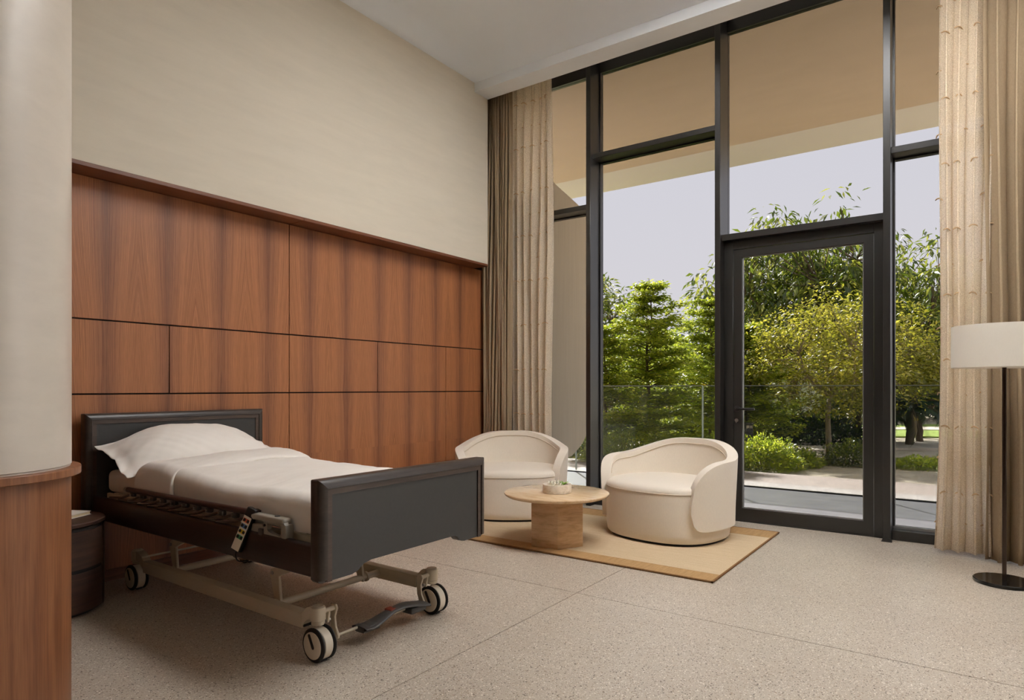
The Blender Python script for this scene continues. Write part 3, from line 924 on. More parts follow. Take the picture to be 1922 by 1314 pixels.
def palm(name, loc, hgt, fl_, n_f, label, group, seed=0):
    R = random.Random(seed)
    r = root(name, loc, label, 'palm', group)
    branch_mesh('trunk', [tube_geo([Vector((0, 0, -0.1)), Vector((.03, 0, hgt * .5)), Vector((0, .02, hgt))], [.09, .075, .07], 8)], M['bark'], r)
    L, D, N, parts = [], [], [], []
    for k in range(n_f):
        a = k * 2.4 + R.uniform(-.2, .2)
        el = R.uniform(0.2, 1.2)
        pts = []
        for q in range(9):
            t = q / 8
            pts.append(Vector((math.cos(a) * fl_ * t * math.cos(el * (1 - t * .5)), math.sin(a) * fl_ * t * math.cos(el * (1 - t * .5)), hgt + fl_ * (math.sin(el) * t - 0.75 * t * t))))
        parts.append(tube_geo(pts, [.015 * (1 - .8 * q / 8) for q in range(9)], 4, False))
        for q in range(1, 9):
            t = (pts[q] - pts[q - 1]).normalized()
            for m in range(5):
                p = pts[q - 1].lerp(pts[q], m / 5)
                s = t.cross(Vector((0, 0, 1))).normalized()
                for sg in (-1, 1):
                    dv = s * sg + t * 0.6 + Vector((0, 0, -0.35))
                    L.append(tuple(p)); D.append(tuple(dv)); N.append((0, 0, 1))
    n = len(L)
    le = np.full(n, fl_ * .32) * rng.uniform(.7, 1.1, n)
    foliage('frond', leaves_geo(np.array(L), np.array(D), np.array(N), le, le * .09), M['leaf_palm'], r)
    branch_mesh('rib', parts, M['bark'], r)
    return r

GT = 'trees in the garden beyond the terrace'
def g(px, depth, z=-0.1):
    p = at(px, depth); return (p.x, p.y, z)
layered_tree('layered_tree', g(1218, 12.5), 3.42, 1.4, 0.35, 15, 'bright green tiered tree with a pointed top beside the terrace', M['leaf_bright'], GT, 0.075, 1.25, 3)
layered_tree('layered_tree', g(1132, 11.8), 2.5, 1.15, 0.3, 11, 'low tiered bright green tree beside the first mullion', M['leaf_bright'], GT, 0.07, 1.2, 5)
layered_tree('layered_tree', g(1335, 14.0), 3.3, 1.5, 0.3, 14, 'tiered green tree behind the mullion left of the door', M['leaf_bright'], GT, 0.08, 1.2, 8)
layered_tree('layered_tree', g(1405, 13.0), 2.65, 1.05, 0.5, 12, 'tiered green tree seen at the left edge of the door glass', M['leaf_bright'], GT, 0.075, 1.1, 9)
layered_tree('layered_tree', g(1275, 17.5), 2.7, 1.5, 0.2, 9, 'wide low tiered tree behind the pointed tree', M['leaf_bright'], GT, 0.09, 1.2, 12)
broad_tree('broadleaf_tree', g(1140, 22.0), 5.0, 1.25, 3.3, 90, 'tall dark green tree behind the first mullion', M['leaf_dark'], GT, 0.24, 34, 0.2, 4, 0.3, 'bark', 0.9, 0.1, 0.38)
broad_tree('broadleaf_tree', g(1492, 17.0), 5.72, 2.6, 3.75, 330, 'large broadleaf tree with drooping leaves filling the door glass', M['leaf_dark'], GT, 0.25, 34, 0.8, 6, 0.34, 'bark', 0.8, 0.14, 0.42, 0.28)
broad_tree('fine_leaved_tree', g(1556, 11.6), 3.15, 1.3, 1.95, 170, 'slender pale trunked tree with fine yellow green leaves in front of the door', M['leaf_yellow'], GT, 0.075, 60, 0.1, 9, 0.36, 'bark_pale', 0.8, 0.048, 0.26, 0.5)
broad_tree('fine_leaved_tree', g(1640, 13.2), 3.0, 1.1, 1.9, 130, 'yellow green tree behind the right door stile', M['leaf_yellow'], GT, 0.085, 50, 0.1, 15, 0.3, 'bark', 0.8, 0.05, 0.28, 0.5)
broad_tree('broadleaf_tree', g(1715, 17.0), 5.35, 1.45, 3.1, 120, 'tall tree with long sprays of leaves beside the right curtain', M['leaf_dark'], GT, 0.24, 32, 0.7, 21, 0.3, 'bark', 0.8, 0.1, 0.36, 0.28)
broad_tree('broadleaf_tree', g(1770, 19.5), 4.3, 1.5, 3.1, 110, 'dark leafy tree partly behind the right sheer curtain', M['leaf_dark'], GT, 0.22, 34, 0.4, 23, 0.35, 'bark', 0.7, 0.1, 0.36, 0.35)
broad_tree('fine_leaved_tree', g(1728, 15.0), 2.75, 1.15, 1.7, 130, 'yellow green tree with forking limbs beside the right curtain', M['leaf_yellow'], GT, 0.10, 46, 0.2, 31, 0.2, 'bark', 0.8, 0.07, 0.28, 0.5)
broad_tree('flowering_tree', g(1300, 20.0), 2.0, 1.4, 1.1, 90, 'golden yellow tree low behind the tiered trees', M['leaf_gold'], GT, 0.13, 34, 0.1, 33, 0.3, 'bark', 0.8, 0.07, 0.34, 0.5)
broad_tree('flowering_tree', g(1440, 21.0), 3.9, 1.3, 2.9, 50, 'golden leaved tree glowing behind the door tree', M['leaf_gold'], GT, 0.15, 26, 0.1, 35, 0.4, 'bark', 0.8, 0.08, 0.36, 0.5)
# rows of further trees closing the view
k = 0
for px, dep, hh, cr, lab in ((930, 26, 3.6, 2.6, 'deep green far tree left of the mullions'), (1060, 27, 3.2, 2.6, 'deep green far tree beyond the fin'), (1190, 26, 3.9, 2.5, 'deep green far tree behind the pointed tree'), (1310, 27, 4.3, 2.6, 'deep green far tree beside the door mullion'), (1420, 26, 3.8, 2.6, 'deep green far tree low behind the door handle'), (1540, 27, 4.4, 2.7, 'deep green far tree behind the pale trunk'), (1650, 26, 4.2, 2.6, 'deep green far tree behind the right door stile'), (1760, 27, 4.0, 2.7, 'deep green far tree behind the right curtain'), (1880, 26, 4.2, 2.7, 'deep green far tree right of the frame'), (2000, 27, 4.2, 2.7, 'deep green farthest right tree')):
    k += 1
    broad_tree('far_tree', g(px, dep), hh, cr, hh * 0.45, 100, lab, M['leaf_deep'] if k % 3 else M['leaf_dark'], 'far trees closing the garden', 0.36, 26, 0.3, 50 + k, 0.12, 'bark', 0.8, 0.12, 0.62, 0.4)
palm('garden_palm', g(1706, 14.2), 0.85, 1.15, 15, 'dark feathery palm low beside the right curtain', 'garden palms', 2)
palm('garden_palm', g(1608, 15.0), 0.95, 1.1, 15, 'dark feathery palm behind the right door stile', 'garden palms', 4)
palm('garden_palm', g(1288, 24.0), 3.1, 0.9, 12, 'small palm crown above the tiered trees', 'garden palms', 6)
SG = 'low shrubs along the terrace'
shrub('shrub', g(1432, 10.2), 0.62, 0.5, 0.52, 5200, 'bright green shrub behind the railing at the door', M['leaf_bright'], SG, 0.06, 1)
shrub('shrub', g(1500, 10.6), 0.35, 0.4, 0.30, 2200, 'low bright shrub at the foot of the pale tree', M['leaf_bright'], SG, 0.055, 2)
shrub('shrub', g(1275, 11.6), 0.62, 0.45, 0.36, 4200, 'rounded yellow green shrub behind the right armchair', M['leaf_bright'], SG, 0.05, 3)
shrub('shrub', g(1335, 11.0), 0.45, 0.4, 0.50, 3200, 'bright shrub beside the door mullion', M['leaf_bright'], SG, 0.055, 4)
shrub('shrub', g(1165, 10.6), 0.75, 0.45, 0.55, 5200, 'green shrub behind the first mullion', M['leaf_bright'], SG, 0.05, 5)
shrub('shrub', g(1595, 10.8), 0.45, 0.4, 0.42, 3200, 'dark shrub at the right of the pale trunk', M['leaf_dark'], SG, 0.05, 6)
shrub('shrub', g(1722, 10.4), 0.52, 0.42, 0.17, 2600, 'low bright ground shrub beside the right curtain', M['leaf_bright'], SG, 0.05, 7)
shrub('shrub', g(1808, 10.8), 0.6, 0.42, 0.20, 2200, 'low ground shrub behind the right sheer', M['leaf_bright'], SG, 0.05, 8)
shrub('shrub', g(1072, 11.5), 0.35, 0.35, 0.42, 2400, 'green shrub seen under the concrete fin', M['leaf_bright'], SG, 0.06, 9)
shrub('shrub', g(1540, 14.5), 1.1, 0.6, 0.75, 5200, 'dark hedge mass behind the pale trunk', M['leaf_deep'], SG, 0.09, 10)
shrub('shrub', g(1420, 15.6), 0.9, 0.6, 0.95, 5200, 'deep green hedge behind the door handle', M['leaf_deep'], SG, 0.10, 11)
shrub('shrub', g(1230, 16.0), 1.6, 0.7, 0.8, 6200, 'deep green hedge below the tiered trees', M['leaf_dark'], SG, 0.09, 12)

hb = root('garden_house', g(1478, 19.8), 'white garden house glimpsed between the tree trunks', 'house', None, None, YAW)
box('wall', -1.0, 1.0, 0, 3, 0, 1.7, M['white_wall'], hb, 0, 2, True)
extrude('roof', [(-1.15, 1.7), (1.15, 1.7), (0.0, 2.2)], 'y', -0.1, 3.1, M['pale_wall'], hb, 0, 2, True)
gw = root('garden_wall', g(1050, 19.0), 'pale garden wall seen below the concrete fin', 'wall', None, None, YAW)
box('wall', -2.6, 1.6, 0, 0.3, 0, 1.05, M['pale_wall'], gw, 0, 2, True)
box('cap', -2.65, 1.65, -0.05, 0.35, 1.05, 1.12, M['white_wall'], gw, 0, 2, True)
gl_ = root('garden_lantern', g(1404, 12.0), 'small dark grey lantern with two pale panes among the shrubs', 'lantern', None, None, YAW)
box('body', -0.07, 0.07, -0.07, 0.07, 0.40, 0.62, M['dark_plastic'], gl_, 0.01, 1, True)
box('cap', -0.09, 0.09, -0.09, 0.09, 0.62, 0.65, M['dark_plastic'], gl_, 0.005, 1, True)
box('post', -0.02, 0.02, -0.02, 0.02, 0.0, 0.40, M['dark_plastic'], gl_, 0, 1, True)
for sx_ in (-0.055, 0.005):
    box('pane', sx_, sx_ + 0.05, -0.075, -0.068, 0.55, 0.60, M['white_plastic'], gl_, 0, 1, True)

# ------------------------------------------------------------------ column
CC = at(961 - 1208 * 1.906 / 2.212, 2.212)
cr = root('column', (CC.x, CC.y, 0), 'round column with pale plaster above walnut cladding', None, None, 'structure')
lathe('plaster_shaft', [(0.3245, 0.923), (0.3245, 4.7)], (CC.x, CC.y, 0), 0, M['column_plaster'], cr, 96)
lathe('plaster_lip', [(0.318, 0.915), (0.3215, 0.9155), (0.3215, 0.921), (0.318, 0.923)], (CC.x, CC.y, 0), 0, M['column_plaster'], cr, 96)
lathe('wood_cap', [(0.31, 0.886), (0.352, 0.886), (0.3545, 0.889), (0.3545, 0.912), (0.352, 0.915), (0.31, 0.915)], (CC.x, CC.y, 0), 0, M['column_wood'], cr, 96)
lathe('wood_cladding', [(0.3235, 0.0), (0.3235, 0.886)], (CC.x, CC.y, 0), 0, M['column_wood'], cr, 96)

# ------------------------------------------------------------------ curtains
def pleat_curtain(name, x0, x1, y, z0, z1, amp, nf, mat, label, sharp=1.0, flare=0.0, seed=0, parent=None, jit=0.25, nz=40, edge=None):
    """a hanging cloth: folds run down, slightly opening towards the hem"""
    R = random.Random(seed)
    n = nf * 14
    ph = [R.uniform(-jit, jit) for _ in range(nf + 2)]
    am = [R.uniform(0.7, 1.25) for _ in range(nf + 2)]
    def fn(u, v):
        s = u * nf
        i = int(min(nf - 1, math.floor(s)))
        f = s - i
        p = ph[i] * (1 - f) + ph[i + 1] * f
        a = am[i] * (1 - f) + am[i + 1] * f
        t = 2 * PI * (s + p * 0.5)
        w = math.sin(t)
        w = math.copysign(abs(w) ** sharp, w)
        zz = z0 + (z1 - z0) * v
        op = 0.75 + 0.35 * (1 - v)
        xx = x0 + (x1 - x0) * u + amp * 0.35 * math.sin(2 * t) * op + 0.012 * math.sin(zz * 1.3 + i)
        xx += flare * (1 - v) ** 2 * (u - 0.5)
        if edge: xx += edge(u, v)
        yy_ = y + amp * a * w * op + 0.008 * math.sin(zz * 2.1 + s * 1.7)
        return (xx, yy_, zz)
    o = grid_mesh(name, fn, n, nz, mat, parent)
    m = o.modifiers.new('thickness', 'SOLIDIFY'); m.thickness = 0.002; m.offset = 0
    return o, fn
dl, _ = pleat_curtain('drape', -4.34, -3.985, 5.555, 0.012, 4.74, 0.055, 11, M['drape'], '', 0.8, 0.0, 3)
tag(dl, 'taupe linen drape gathered in the corner beside the walnut wall', 'curtain')
dr, _ = pleat_curtain('drape', 0.075, 0.95, 5.53, 0.012, 4.74, 0.062, 9, M['drape'], '', 0.85, 0.0, 9)
tag(dr, 'taupe linen drape hanging behind the floor lamp', 'curtain')
def tuft_mesh():
    V, Fc = tube_geo(bez([(-0.028, 0.0, -0.006), (-0.012, -0.005, 0.006), (0.008, -0.006, 0.004), (0.026, -0.002, -0.008)], 3), [0.003, 0.0045, 0.005, 0.0055, 0.0055, 0.0055, 0.005, 0.0045, 0.0035, 0.002], 6)
    me = bpy.data.meshes.new('tuft'); me.from_pydata([tuple(v) for v in V], [], Fc); me.materials.append(M['tuft'])
    return me
TM = tuft_mesh()
def sheer_curtain(x0, x1, y, nf, label, seed, amp, edge=None, hem=0.16, z1=4.74):
    r = root('sheer_curtain', ((x0 + x1) / 2, y, 0), label, 'curtain')
    c, fn = pleat_curtain('cloth', x0, x1, y, 0.03, z1, amp, nf, M['sheer'], '', 0.9, 0.0, seed, r, 0.3, 48, edge)
    # doubled hem
    h = grid_mesh('hem', lambda u, v: tuple(Vector(fn(u, v * hem / (z1 - 0.03))) + Vector((0, -0.004, 0))), nf * 14, 4, M['sheer'], r)
    R = random.Random(seed + 100)
    row = 0
    z = 0.22
    while z < z1 - 0.1:
        for q in range(nf * 2):
            if (q + row) % 2: continue
            u = (q + 0.5 + R.uniform(-.12, .12)) / (nf * 2)
            p = Vector(fn(u, (z - 0.03) / (z1 - 0.03)))
            p2 = Vector(fn(min(1, u + 0.004), (z - 0.03) / (z1 - 0.03)))
            ang = math.atan2(p2.y - p.y, p2.x - p.x)
            ang = max(-0.7, min(0.7, ang))
            o = bpy.data.objects.new('tuft', TM); col.objects.link(o)
            o.parent = r
            o.location = (p.x - r.location.x, p.y - r.location.y - 0.006, z + R.uniform(-.006, .006))
            o.rotation_euler = (0, R.uniform(-.25, .25), ang)
            o.scale = (R.uniform(.8, 1.25), 1, 1)
        z += 0.235; row += 1
    return r
sheer_curtain(-4.02, -3.56, 5.66, 5, 'sheer cream curtain with small tufts beside the left drape', 21, 0.045)
sheer_curtain(-0.215, 0.11, 5.60, 4, 'sheer cream curtain with small tufts next to the right drape', 27, 0.05, lambda u, v: 0.03 * (v) * (1 - u) + (-0.02) * (1 - v) ** 6 * (1 - u))

# ------------------------------------------------------------------ rug
rg = root('rug', (-2.65, 4.8, 0), 'rectangular woven jute rug under the armchairs', 'rug')
RX0, RX1, RY0, RY1 = -4.0, -1.292, 3.925, 5.60
box('centre_field', RX0, RX1 - 0.012, RY0 + 0.17, RY1 - 0.26, 0.001, 0.011, M['jute'], rg, 0.003, 1)
box('border_band', RX0, RX1 - 0.012, RY0 + 0.01, RY0 + 0.17, 0.001, 0.0115, M['jute_border'], rg, 0.003, 1)
box('border_band', RX0, RX1 - 0.012, RY1 - 0.26, RY1 - 0.01, 0.001, 0.0115, M['jute_border'], rg, 0.003, 1)
for a in ((RX0, RX1, RY0, RY0 + 0.012), (RX0, RX1, RY1 - 0.012, RY1), (RX1 - 0.014, RX1, RY0, RY1), (RX0 - 0.012, RX0, RY0, RY1)):
    box('edge_binding', a[0], a[1], a[2], a[3], 0.0005, 0.013, M['jute_edge'], rg, 0.003, 1)
RZ = 0.0118

# ------------------------------------------------------------------ armchairs (local: facing -y, origin on the floor)
def super_pt(phi, a, b, n=2.45):
    s, c = math.sin(phi), math.cos(phi)
    return a * math.copysign(abs(s) ** (2 / n), s), b * math.copysign(abs(c) ** (2 / n), c)
def armchair(loc, rz, label):
    r = root('barrel_armchair', loc, label, 'armchair', 'cream barrel armchairs on the rug', None, rz)
    A, B = 0.482, 0.432
    def body(name, prof, mat, seg=72):
        V, Fc = [], []
        for s, z in prof:
            for k in range(seg):
                x, y = super_pt(2 * PI * k / seg, A * s, B * s)
                V.append((x, y, z))
        for i in range(len(prof) - 1):
            for k in range(seg):
                k2 = (k + 1) % seg
                Fc.append((i * seg + k, i * seg + k2, (i + 1) * seg + k2, (i + 1) * seg + k))
        Fc.append(tuple(range(seg))[::-1]); Fc.append(tuple((len(prof) - 1) * seg + k for k in range(seg)))
        o = mesh(name, V, Fc, mat, r, False, True)
        return autosmooth(o, 40)
    body('plinth', [(0.92, 0.0), (0.92, 0.02)], M['plinth'])
    body('base', [(0.90, 0.016), (0.955, 0.018), (0.98, 0.032), (0.995, 0.08), (1.0, 0.2), (1.0, 0.34), (0.998, 0.388)], M['boucle'])
    body('seat_cushion', [(0.985, 0.388), (1.0, 0.3895), (1.0, 0.396), (0.993, 0.41), (0.975, 0.425), (0.94, 0.437), (0.86, 0.446), (0.7, 0.452), (0.45, 0.456), (0.15, 0.458), (0.01, 0.458)], M['boucle'])
    V, Fc = tube_geo([Vector(super_pt(2 * PI * k / 72, A * 1.002, B * 1.002) + (0.389,)) for k in range(73)], 0.0035, 6, False)
    mesh('seat_piping', V, Fc, M['piping'], r, True, True)
    # wrap-around shell
    PM = math.radians(130)
    def ztop(ph):
        t = abs(ph)
        h = 0.752 - 0.128 * smooth01((t - 0.12) / 1.35)
        u = t / PM
        if u > 0.58:
            q = (u - 0.58) / 0.42
            h = 0.31 + (h - 0.31) * max(0.0, 1 - q ** 3.2) ** 0.5
        return h
    def zbot(ph):
        u = abs(ph) / PM
        if u > 0.88:
            q = (u - 0.88) / 0.12
            return 0.115 + 0.13 * (1 - max(0.0, 1 - q ** 2.4) ** 0.5)
        return 0.115
    def tilt(v):   # the back leans out a little towards the rim
        return 1.0 + 0.045 * smooth01(v)
    nu, nv = 64, 12
    us = [math.sin((i / nu - 0.5) * PI) * 0.25 + (i / nu - 0.5) * 1.5 for i in range(nu + 1)]
    T = 0.078
    def pt(ph, v, off):
        zb, zt = zbot(ph), ztop(ph)
        z = zb + (zt - zb) * v
        f = tilt((z - 0.1) / 0.65)
        x, y = super_pt(ph, A * f + 0.031 - off, B * f + 0.031 - off)
        return (x, y, z)
    V, Fc = [], []
    for off in (0.0, T):
        for j in range(nv + 1):
            for i in range(nu + 1):
                V.append(pt(us[i] * PM, j / nv, off))
    w = nu + 1
    S = w * (nv + 1)
    for j in range(nv):
        for i in range(nu):
            q = (j * w + i, j * w + i + 1, (j + 1) * w + i + 1, (j + 1) * w + i)
            Fc.append(q); Fc.append(tuple(S + t for t in reversed(q)))
    for i in range(nu):
        Fc.append((i + 1, i, S + i, S + i + 1))
        t = nv * w
        Fc.append((t + i, t + i + 1, S + t + i + 1, S + t + i))
    for j in range(nv):
        Fc.append((j * w, (j + 1) * w, S + (j + 1) * w, S + j * w))
        Fc.append(((j + 1) * w + nu, j * w + nu, S + j * w + nu, S + (j + 1) * w + nu))
    o = mesh('backrest_shell', V, Fc, M['boucle'], r, True, True)
    bm = bmesh.new(); bm.from_mesh(o.data)
    es = [e for e in bm.edges if len(e.link_faces) == 2 and e.calc_face_angle(0) > 1.0]
    bmesh.ops.bevel(bm, geom=es, offset=0.030, segments=5, profile=0.5, affect='EDGES', clamp_overlap=True)
    bm.to_mesh(o.data); bm.free()
    o.data.polygons.foreach_set('use_smooth', [True] * len(o.data.polygons))
    # inner welt that follows the rim
    pts = []
    for i in range(0, nu + 1):
        ph = us[i] * PM
        if abs(ph) > PM * 0.93: continue
        zb, zt = zbot(ph), ztop(ph)
        p = pt(ph, max(0.05, (zt - zb - 0.045) / (zt - zb)), T + 0.001)
        if p[2] > 0.40: pts.append(Vector(p))
    V, Fc = tube_geo(pts, 0.0055, 6)
    mesh('rim_piping', V, Fc, M['piping'], r, True, True)
    return r
armchair((-2.03, 5.02, RZ), math.radians(-11), 'cream barrel armchair in front of the window, right of the coffee table')
armchair((-3.55, 4.96, RZ), math.radians(34), 'cream barrel armchair in front of the left curtain, behind the bed foot')

# ------------------------------------------------------------------ coffee table with bowl
TX, TY = -2.595, 4.215
ct = root('coffee_table', (TX, TY, RZ), 'round travertine coffee table on a hexagonal base', 'table')
hexp = [(TX + 0.222 * math.cos(math.radians(a)), TY + 0.222 * math.sin(math.radians(a))) for a in range(-56, 304, 60)]
extrude('pedestal', hexp, 'z', RZ, 0.372, M['travertine'], ct, 0.002, 1)
lathe('table_top', [(0.0, 0.372), (0.37, 0.372), (0.385, 0.376), (0.398, 0.386), (0.402, 0.394), (0.4005, 0.4), (0.395, 0.402), (0.0, 0.402)], (TX, TY, 0), 0, M['travertine_top'], ct, 96)
BX, BY, BZ = TX + 0.018, TY - 0.02, 0.4025
bw = root('stone_bowl', (BX, BY, BZ), 'shallow round marble bowl on the coffee table', 'bowl')
lathe('bowl_body', [(0.0, 0.0), (0.105, 0.0), (0.110, 0.003), (0.111, 0.06), (0.109, 0.064), (0.086, 0.065), (0.082, 0.062), (0.076, 0.040), (0.05, 0.028), (0.0, 0.026)], (BX, BY, BZ), 0, M['marble'], bw, 64)
FG = 'white blossoms in the marble bowl'
def blossom(dx, dy, dz, s, label, seed):
    R = random.Random(seed)
    r = root('blossom', (BX + dx, BY + dy, BZ + dz), label, 'flower', FG)
    for k in range(9):
        a = k * 2.4
        el = 0.25 + 0.12 * k
        L = s * (1.0 - 0.04 * k)
        def fn(u, v, a=a, el=el, L=L):
            w = (u - 0.5) * L * 0.75 * math.sin(PI * (0.12 + 0.8 * v))
            rad = L * v * math.cos(el) ; zz = L * v * math.sin(el) + 0.25 * L * v * v - 0.3 * abs(w)
            return (math.cos(a) * rad - math.sin(a) * w, math.sin(a) * rad + math.cos(a) * w, zz)
        grid_mesh('petal', fn, 3, 3, M['petal'], r, False, True)
    return r
blossom(-0.040, -0.01, 0.050, 0.045, 'white blossom at the left of the marble bowl', 1)
blossom(-0.005, 0.025, 0.054, 0.045, 'white blossom at the back of the marble bowl', 2)
blossom(0.020, -0.02, 0.050, 0.042, 'white blossom at the front of the marble bowl', 3)
sp = root('leaf_sprig', (BX + 0.045, BY + 0.02, BZ + 0.054), 'green leaf sprig at the right of the marble bowl', 'leaves')
for k in range(6):
    a = -0.6 + k * 0.75
    def fn(u, v, a=a, k=k):
        L = 0.04
        w = (u - 0.5) * L * 0.5 * math.sin(PI * (0.05 + 0.9 * v))
        return (math.cos(a) * L * v - math.sin(a) * w, math.sin(a) * L * v + math.cos(a) * w, L * v * (0.45 + 0.12 * (k % 3)) + 0.004)
    grid_mesh('leaf', fn, 2, 4, M['sprig'], sp, False, True)

# ------------------------------------------------------------------ floor lamp
LX, LY = 0.160, 4.975
lp = root('floor_lamp', (LX, LY, 0), 'black floor lamp with a white drum shade beside the right curtain', 'lamp')
lathe('base', [(0.0, 0.0), (0.156, 0.0), (0.160, 0.004), (0.160, 0.018), (0.155, 0.022), (0.0, 0.022)], (LX, LY, 0), 0, M['lamp_black'], lp, 64)
lathe('pole', [(0.0115, 0.022), (0.0115, 1.52)], (LX, LY, 0), 0, M['lamp_pole'], lp, 20)
lathe('lamp_shade', [(0.268, 1.325), (0.272, 1.325), (0.272, 1.582), (0.268, 1.582), (0.268, 1.325)], (LX, LY, 0), 0, M['lamp_shade'], lp, 80)
lathe('diffuser', [(0.0, 1.566), (0.268, 1.566), (0.268, 1.57), (0.0, 1.57)], (LX, LY, 0), 0, M['lamp_shade'], lp, 48)
lathe('finial', [(0.0, 1.52), (0.016, 1.52), (0.016, 1.56), (0.0, 1.565)], (LX, LY, 0), 0, M['lamp_black'], lp, 16)

# ------------------------------------------------------------------ nightstand and book
NX, NY, NR = -4.045, 1.365, 0.256
ns = root('nightstand', (NX, NY, 0), 'dark oak drum nightstand beside the bed', 'nightstand')
lathe('body', [(0.0, 0.012), (NR - 0.010, 0.012), (NR - 0.010, 0.462), (0.0, 0.462)], (NX, NY, 0), 0, M['plinth'], ns, 64)  # shade in the drawer gaps painted in: body coloured black
lathe('plinth', [(0.0, 0.0), (NR - 0.03, 0.0), (NR - 0.03, 0.012), (0.0, 0.012)], (NX, NY, 0), 0, M['plinth'], ns, 48)
lathe('top', [(0.0, 0.464), (NR - 0.004, 0.464), (NR + 0.004, 0.470), (NR + 0.004, 0.484), (NR - 0.002, 0.489), (0.0, 0.489)], (NX, NY, 0), 0, M['dark_oak'], ns, 72)
fa = math.atan2(0.0 - NY, 0.0 - NX)     # drawer fronts face the room
def drawer(z0, z1, a0, a1):
    prof = [(NR - 0.009, z0), (NR, z0), (NR, z1), (NR - 0.009, z1), (NR - 0.009, z0)]
    o = lathe('drawer', prof, (NX, NY, 0), 0, M['dark_oak'], ns, 40, 'z', 35, False, a0, a1)
    return o
drawer(0.020, 0.228, -0.95, 0.93)
drawer(0.248, 0.446, -0.95, 0.93)
lathe('side_panel', [(NR - 0.009, 0.016), (NR + 0.001, 0.016), (NR + 0.001, 0.456), (NR - 0.009, 0.456), (NR - 0.009, 0.016)], (NX, NY, 0), 0, M['dark_oak'], ns, 60, 'z', 35, False, 0.955, 2 * PI - 0.97)
bk = root('book', (-4.05, 1.44, 0.4895), 'closed white book with cream pages on the nightstand', 'book', None, None, math.radians(28))
box('pages', -0.070, 0.072, -0.155, 0.100, 0.003, 0.017, M['paper'], bk, 0, 1, True)
box('cover', -0.075, 0.075, -0.160, 0.105, 0.017, 0.020, M['book_cover'], bk, 0, 1, True)
box('cover', -0.075, 0.075, -0.160, 0.105, 0.0, 0.003, M['book_cover'], bk, 0, 1, True)
box('spine', -0.078, -0.075, -0.160, 0.105, 0.0, 0.020, M['book_cover'], bk, 0, 1, True)

# ------------------------------------------------------------------ hospital bed
bed = root('hospital_bed', (-3.2, 2.185, 0), 'dark wood adjustable hospital bed on casters', 'bed')
def board(name, xf, xb, y0, y1, z0, z1, notch, parent):
    """panel board: moulded frame, grooves and a recessed centre; xf faces the room (xf > xb)"""
    if notch:
        c0, c1 = y0 + 0.22, y1 - 0.20
        low = [(y0, z0 + 0.015), (y0 + 0.012, z0 + 0.003), (y0 + 0.03, z0)]
        low += [(c0 - 0.05, z0 + 0.004), (c0 - 0.015, z0 + 0.014), (c0 + 0.015, z0 + 0.035), (c0 + 0.055, z0 + 0.043), (c1 - 0.05, z0 + 0.043), (c1 - 0.025, z0 + 0.036), (c1, z0 + 0.012), (c1 + 0.03, z0 + 0.003)]
        low += [(y1 - 0.03, z0), (y1 - 0.012, z0 + 0.003), (y1, z0 + 0.015)]
    else:
        low = [(y0, z0), (y0 + 0.03, z0), (y1 - 0.03, z0), (y1, z0)]
    out = low + [(y1, z1 - 0.004), (y1 - 0.004, z1), (y0 + 0.004, z1), (y0, z1 - 0.004)]
    core = extrude(name, out, 'x', xb, xf - 0.022, M['espresso_board'], parent, 0.003, 2)
    # quarter-round moulding along the two sides and the top, mitred
    mw = 0.036
    prof = [(0.0, -0.022)] + [(mw * (1 - math.cos(t * PI / 2 / 6)), -0.022 + 0.022 * math.sin(t * PI / 2 / 6)) for t in range(1, 7)] + [(mw + 0.002, -0.004), (mw, -0.022)]
    def mold(p0, p1, inn0, inn1, nm):
        V, Fc = [], []
        for (p, q) in ((p0, inn0), (p1, inn1)):
            for (a, dx) in prof:
                V.append((xf + dx, p[0] + q[0] * a, p[1] + q[1] * a))
        m = len(prof)
        for i in range(m):
            j = (i + 1) % m
            Fc.append((i, j, m + j, m + i))
        Fc.append(tuple(range(m))); Fc.append(tuple(range(m, 2 * m))[::-1])
        return autosmooth(mesh(nm, V, Fc, M['espresso_board'], core), 30)
    zb = z0 + 0.015
    mold((y0, zb), (y0, z1), (1, 0), (1, -1), 'moulding')
    mold((y0, z1), (y1, z1), (1, -1), (-1, -1), 'moulding')
    mold((y1, z1), (y1, zb), (-1, -1), (-1, 0), 'moulding')
    # flat rails inside the moulding
    fw_ = 0.024
    a, b, t = y0 + mw + 0.002, y1 - mw - 0.002, z1 - mw - 0.002
    x1 = xf - 0.006
    extrude('frame_strip', [(a, zb - 0.01), (a + fw_, zb - 0.01), (a + fw_, t - fw_), (a, t)], 'x', xf - 0.022, x1, M['board_strip'], core)
    extrude('frame_strip', [(b, zb - 0.01), (b - fw_, zb - 0.01), (b - fw_, t - fw_), (b, t)], 'x', xf - 0.022, x1, M['board_strip'], core)
    extrude('frame_strip', [(a, t), (b, t), (b - fw_, t - fw_), (a + fw_, t - fw_)], 'x', xf - 0.022, x1, M['board_strip'], core)
    pa, pb, ptop = a + fw_ + 0.0015, b - fw_ - 0.0015, t - fw_ - 0.0015
    pl = [(max(pa, min(pb, y)), z + 0.002) for (y, z) in low if pa - 0.001 <= y <= pb + 0.001]
    zl = pl[0][1] if pl else z0 + 0.002
    pl = [(pa, zl)] + [q for q in pl if pa + 0.001 < q[0] < pb - 0.001] + [(pb, zl)]
    extrude('panel', pl + [(pb, ptop), (pa, ptop)], 'x', xf - 0.022, xf - 0.0125, M['board_panel'], core)
    return core
BY0, BY1 = 1.645, 2.72
board('footboard', -2.115, -2.18, BY0, BY1, 0.408, 0.828, True, bed)
board('headboard', -4.255, -4.325, 1.625, 2.80, 0.42, 1.045, False, bed)
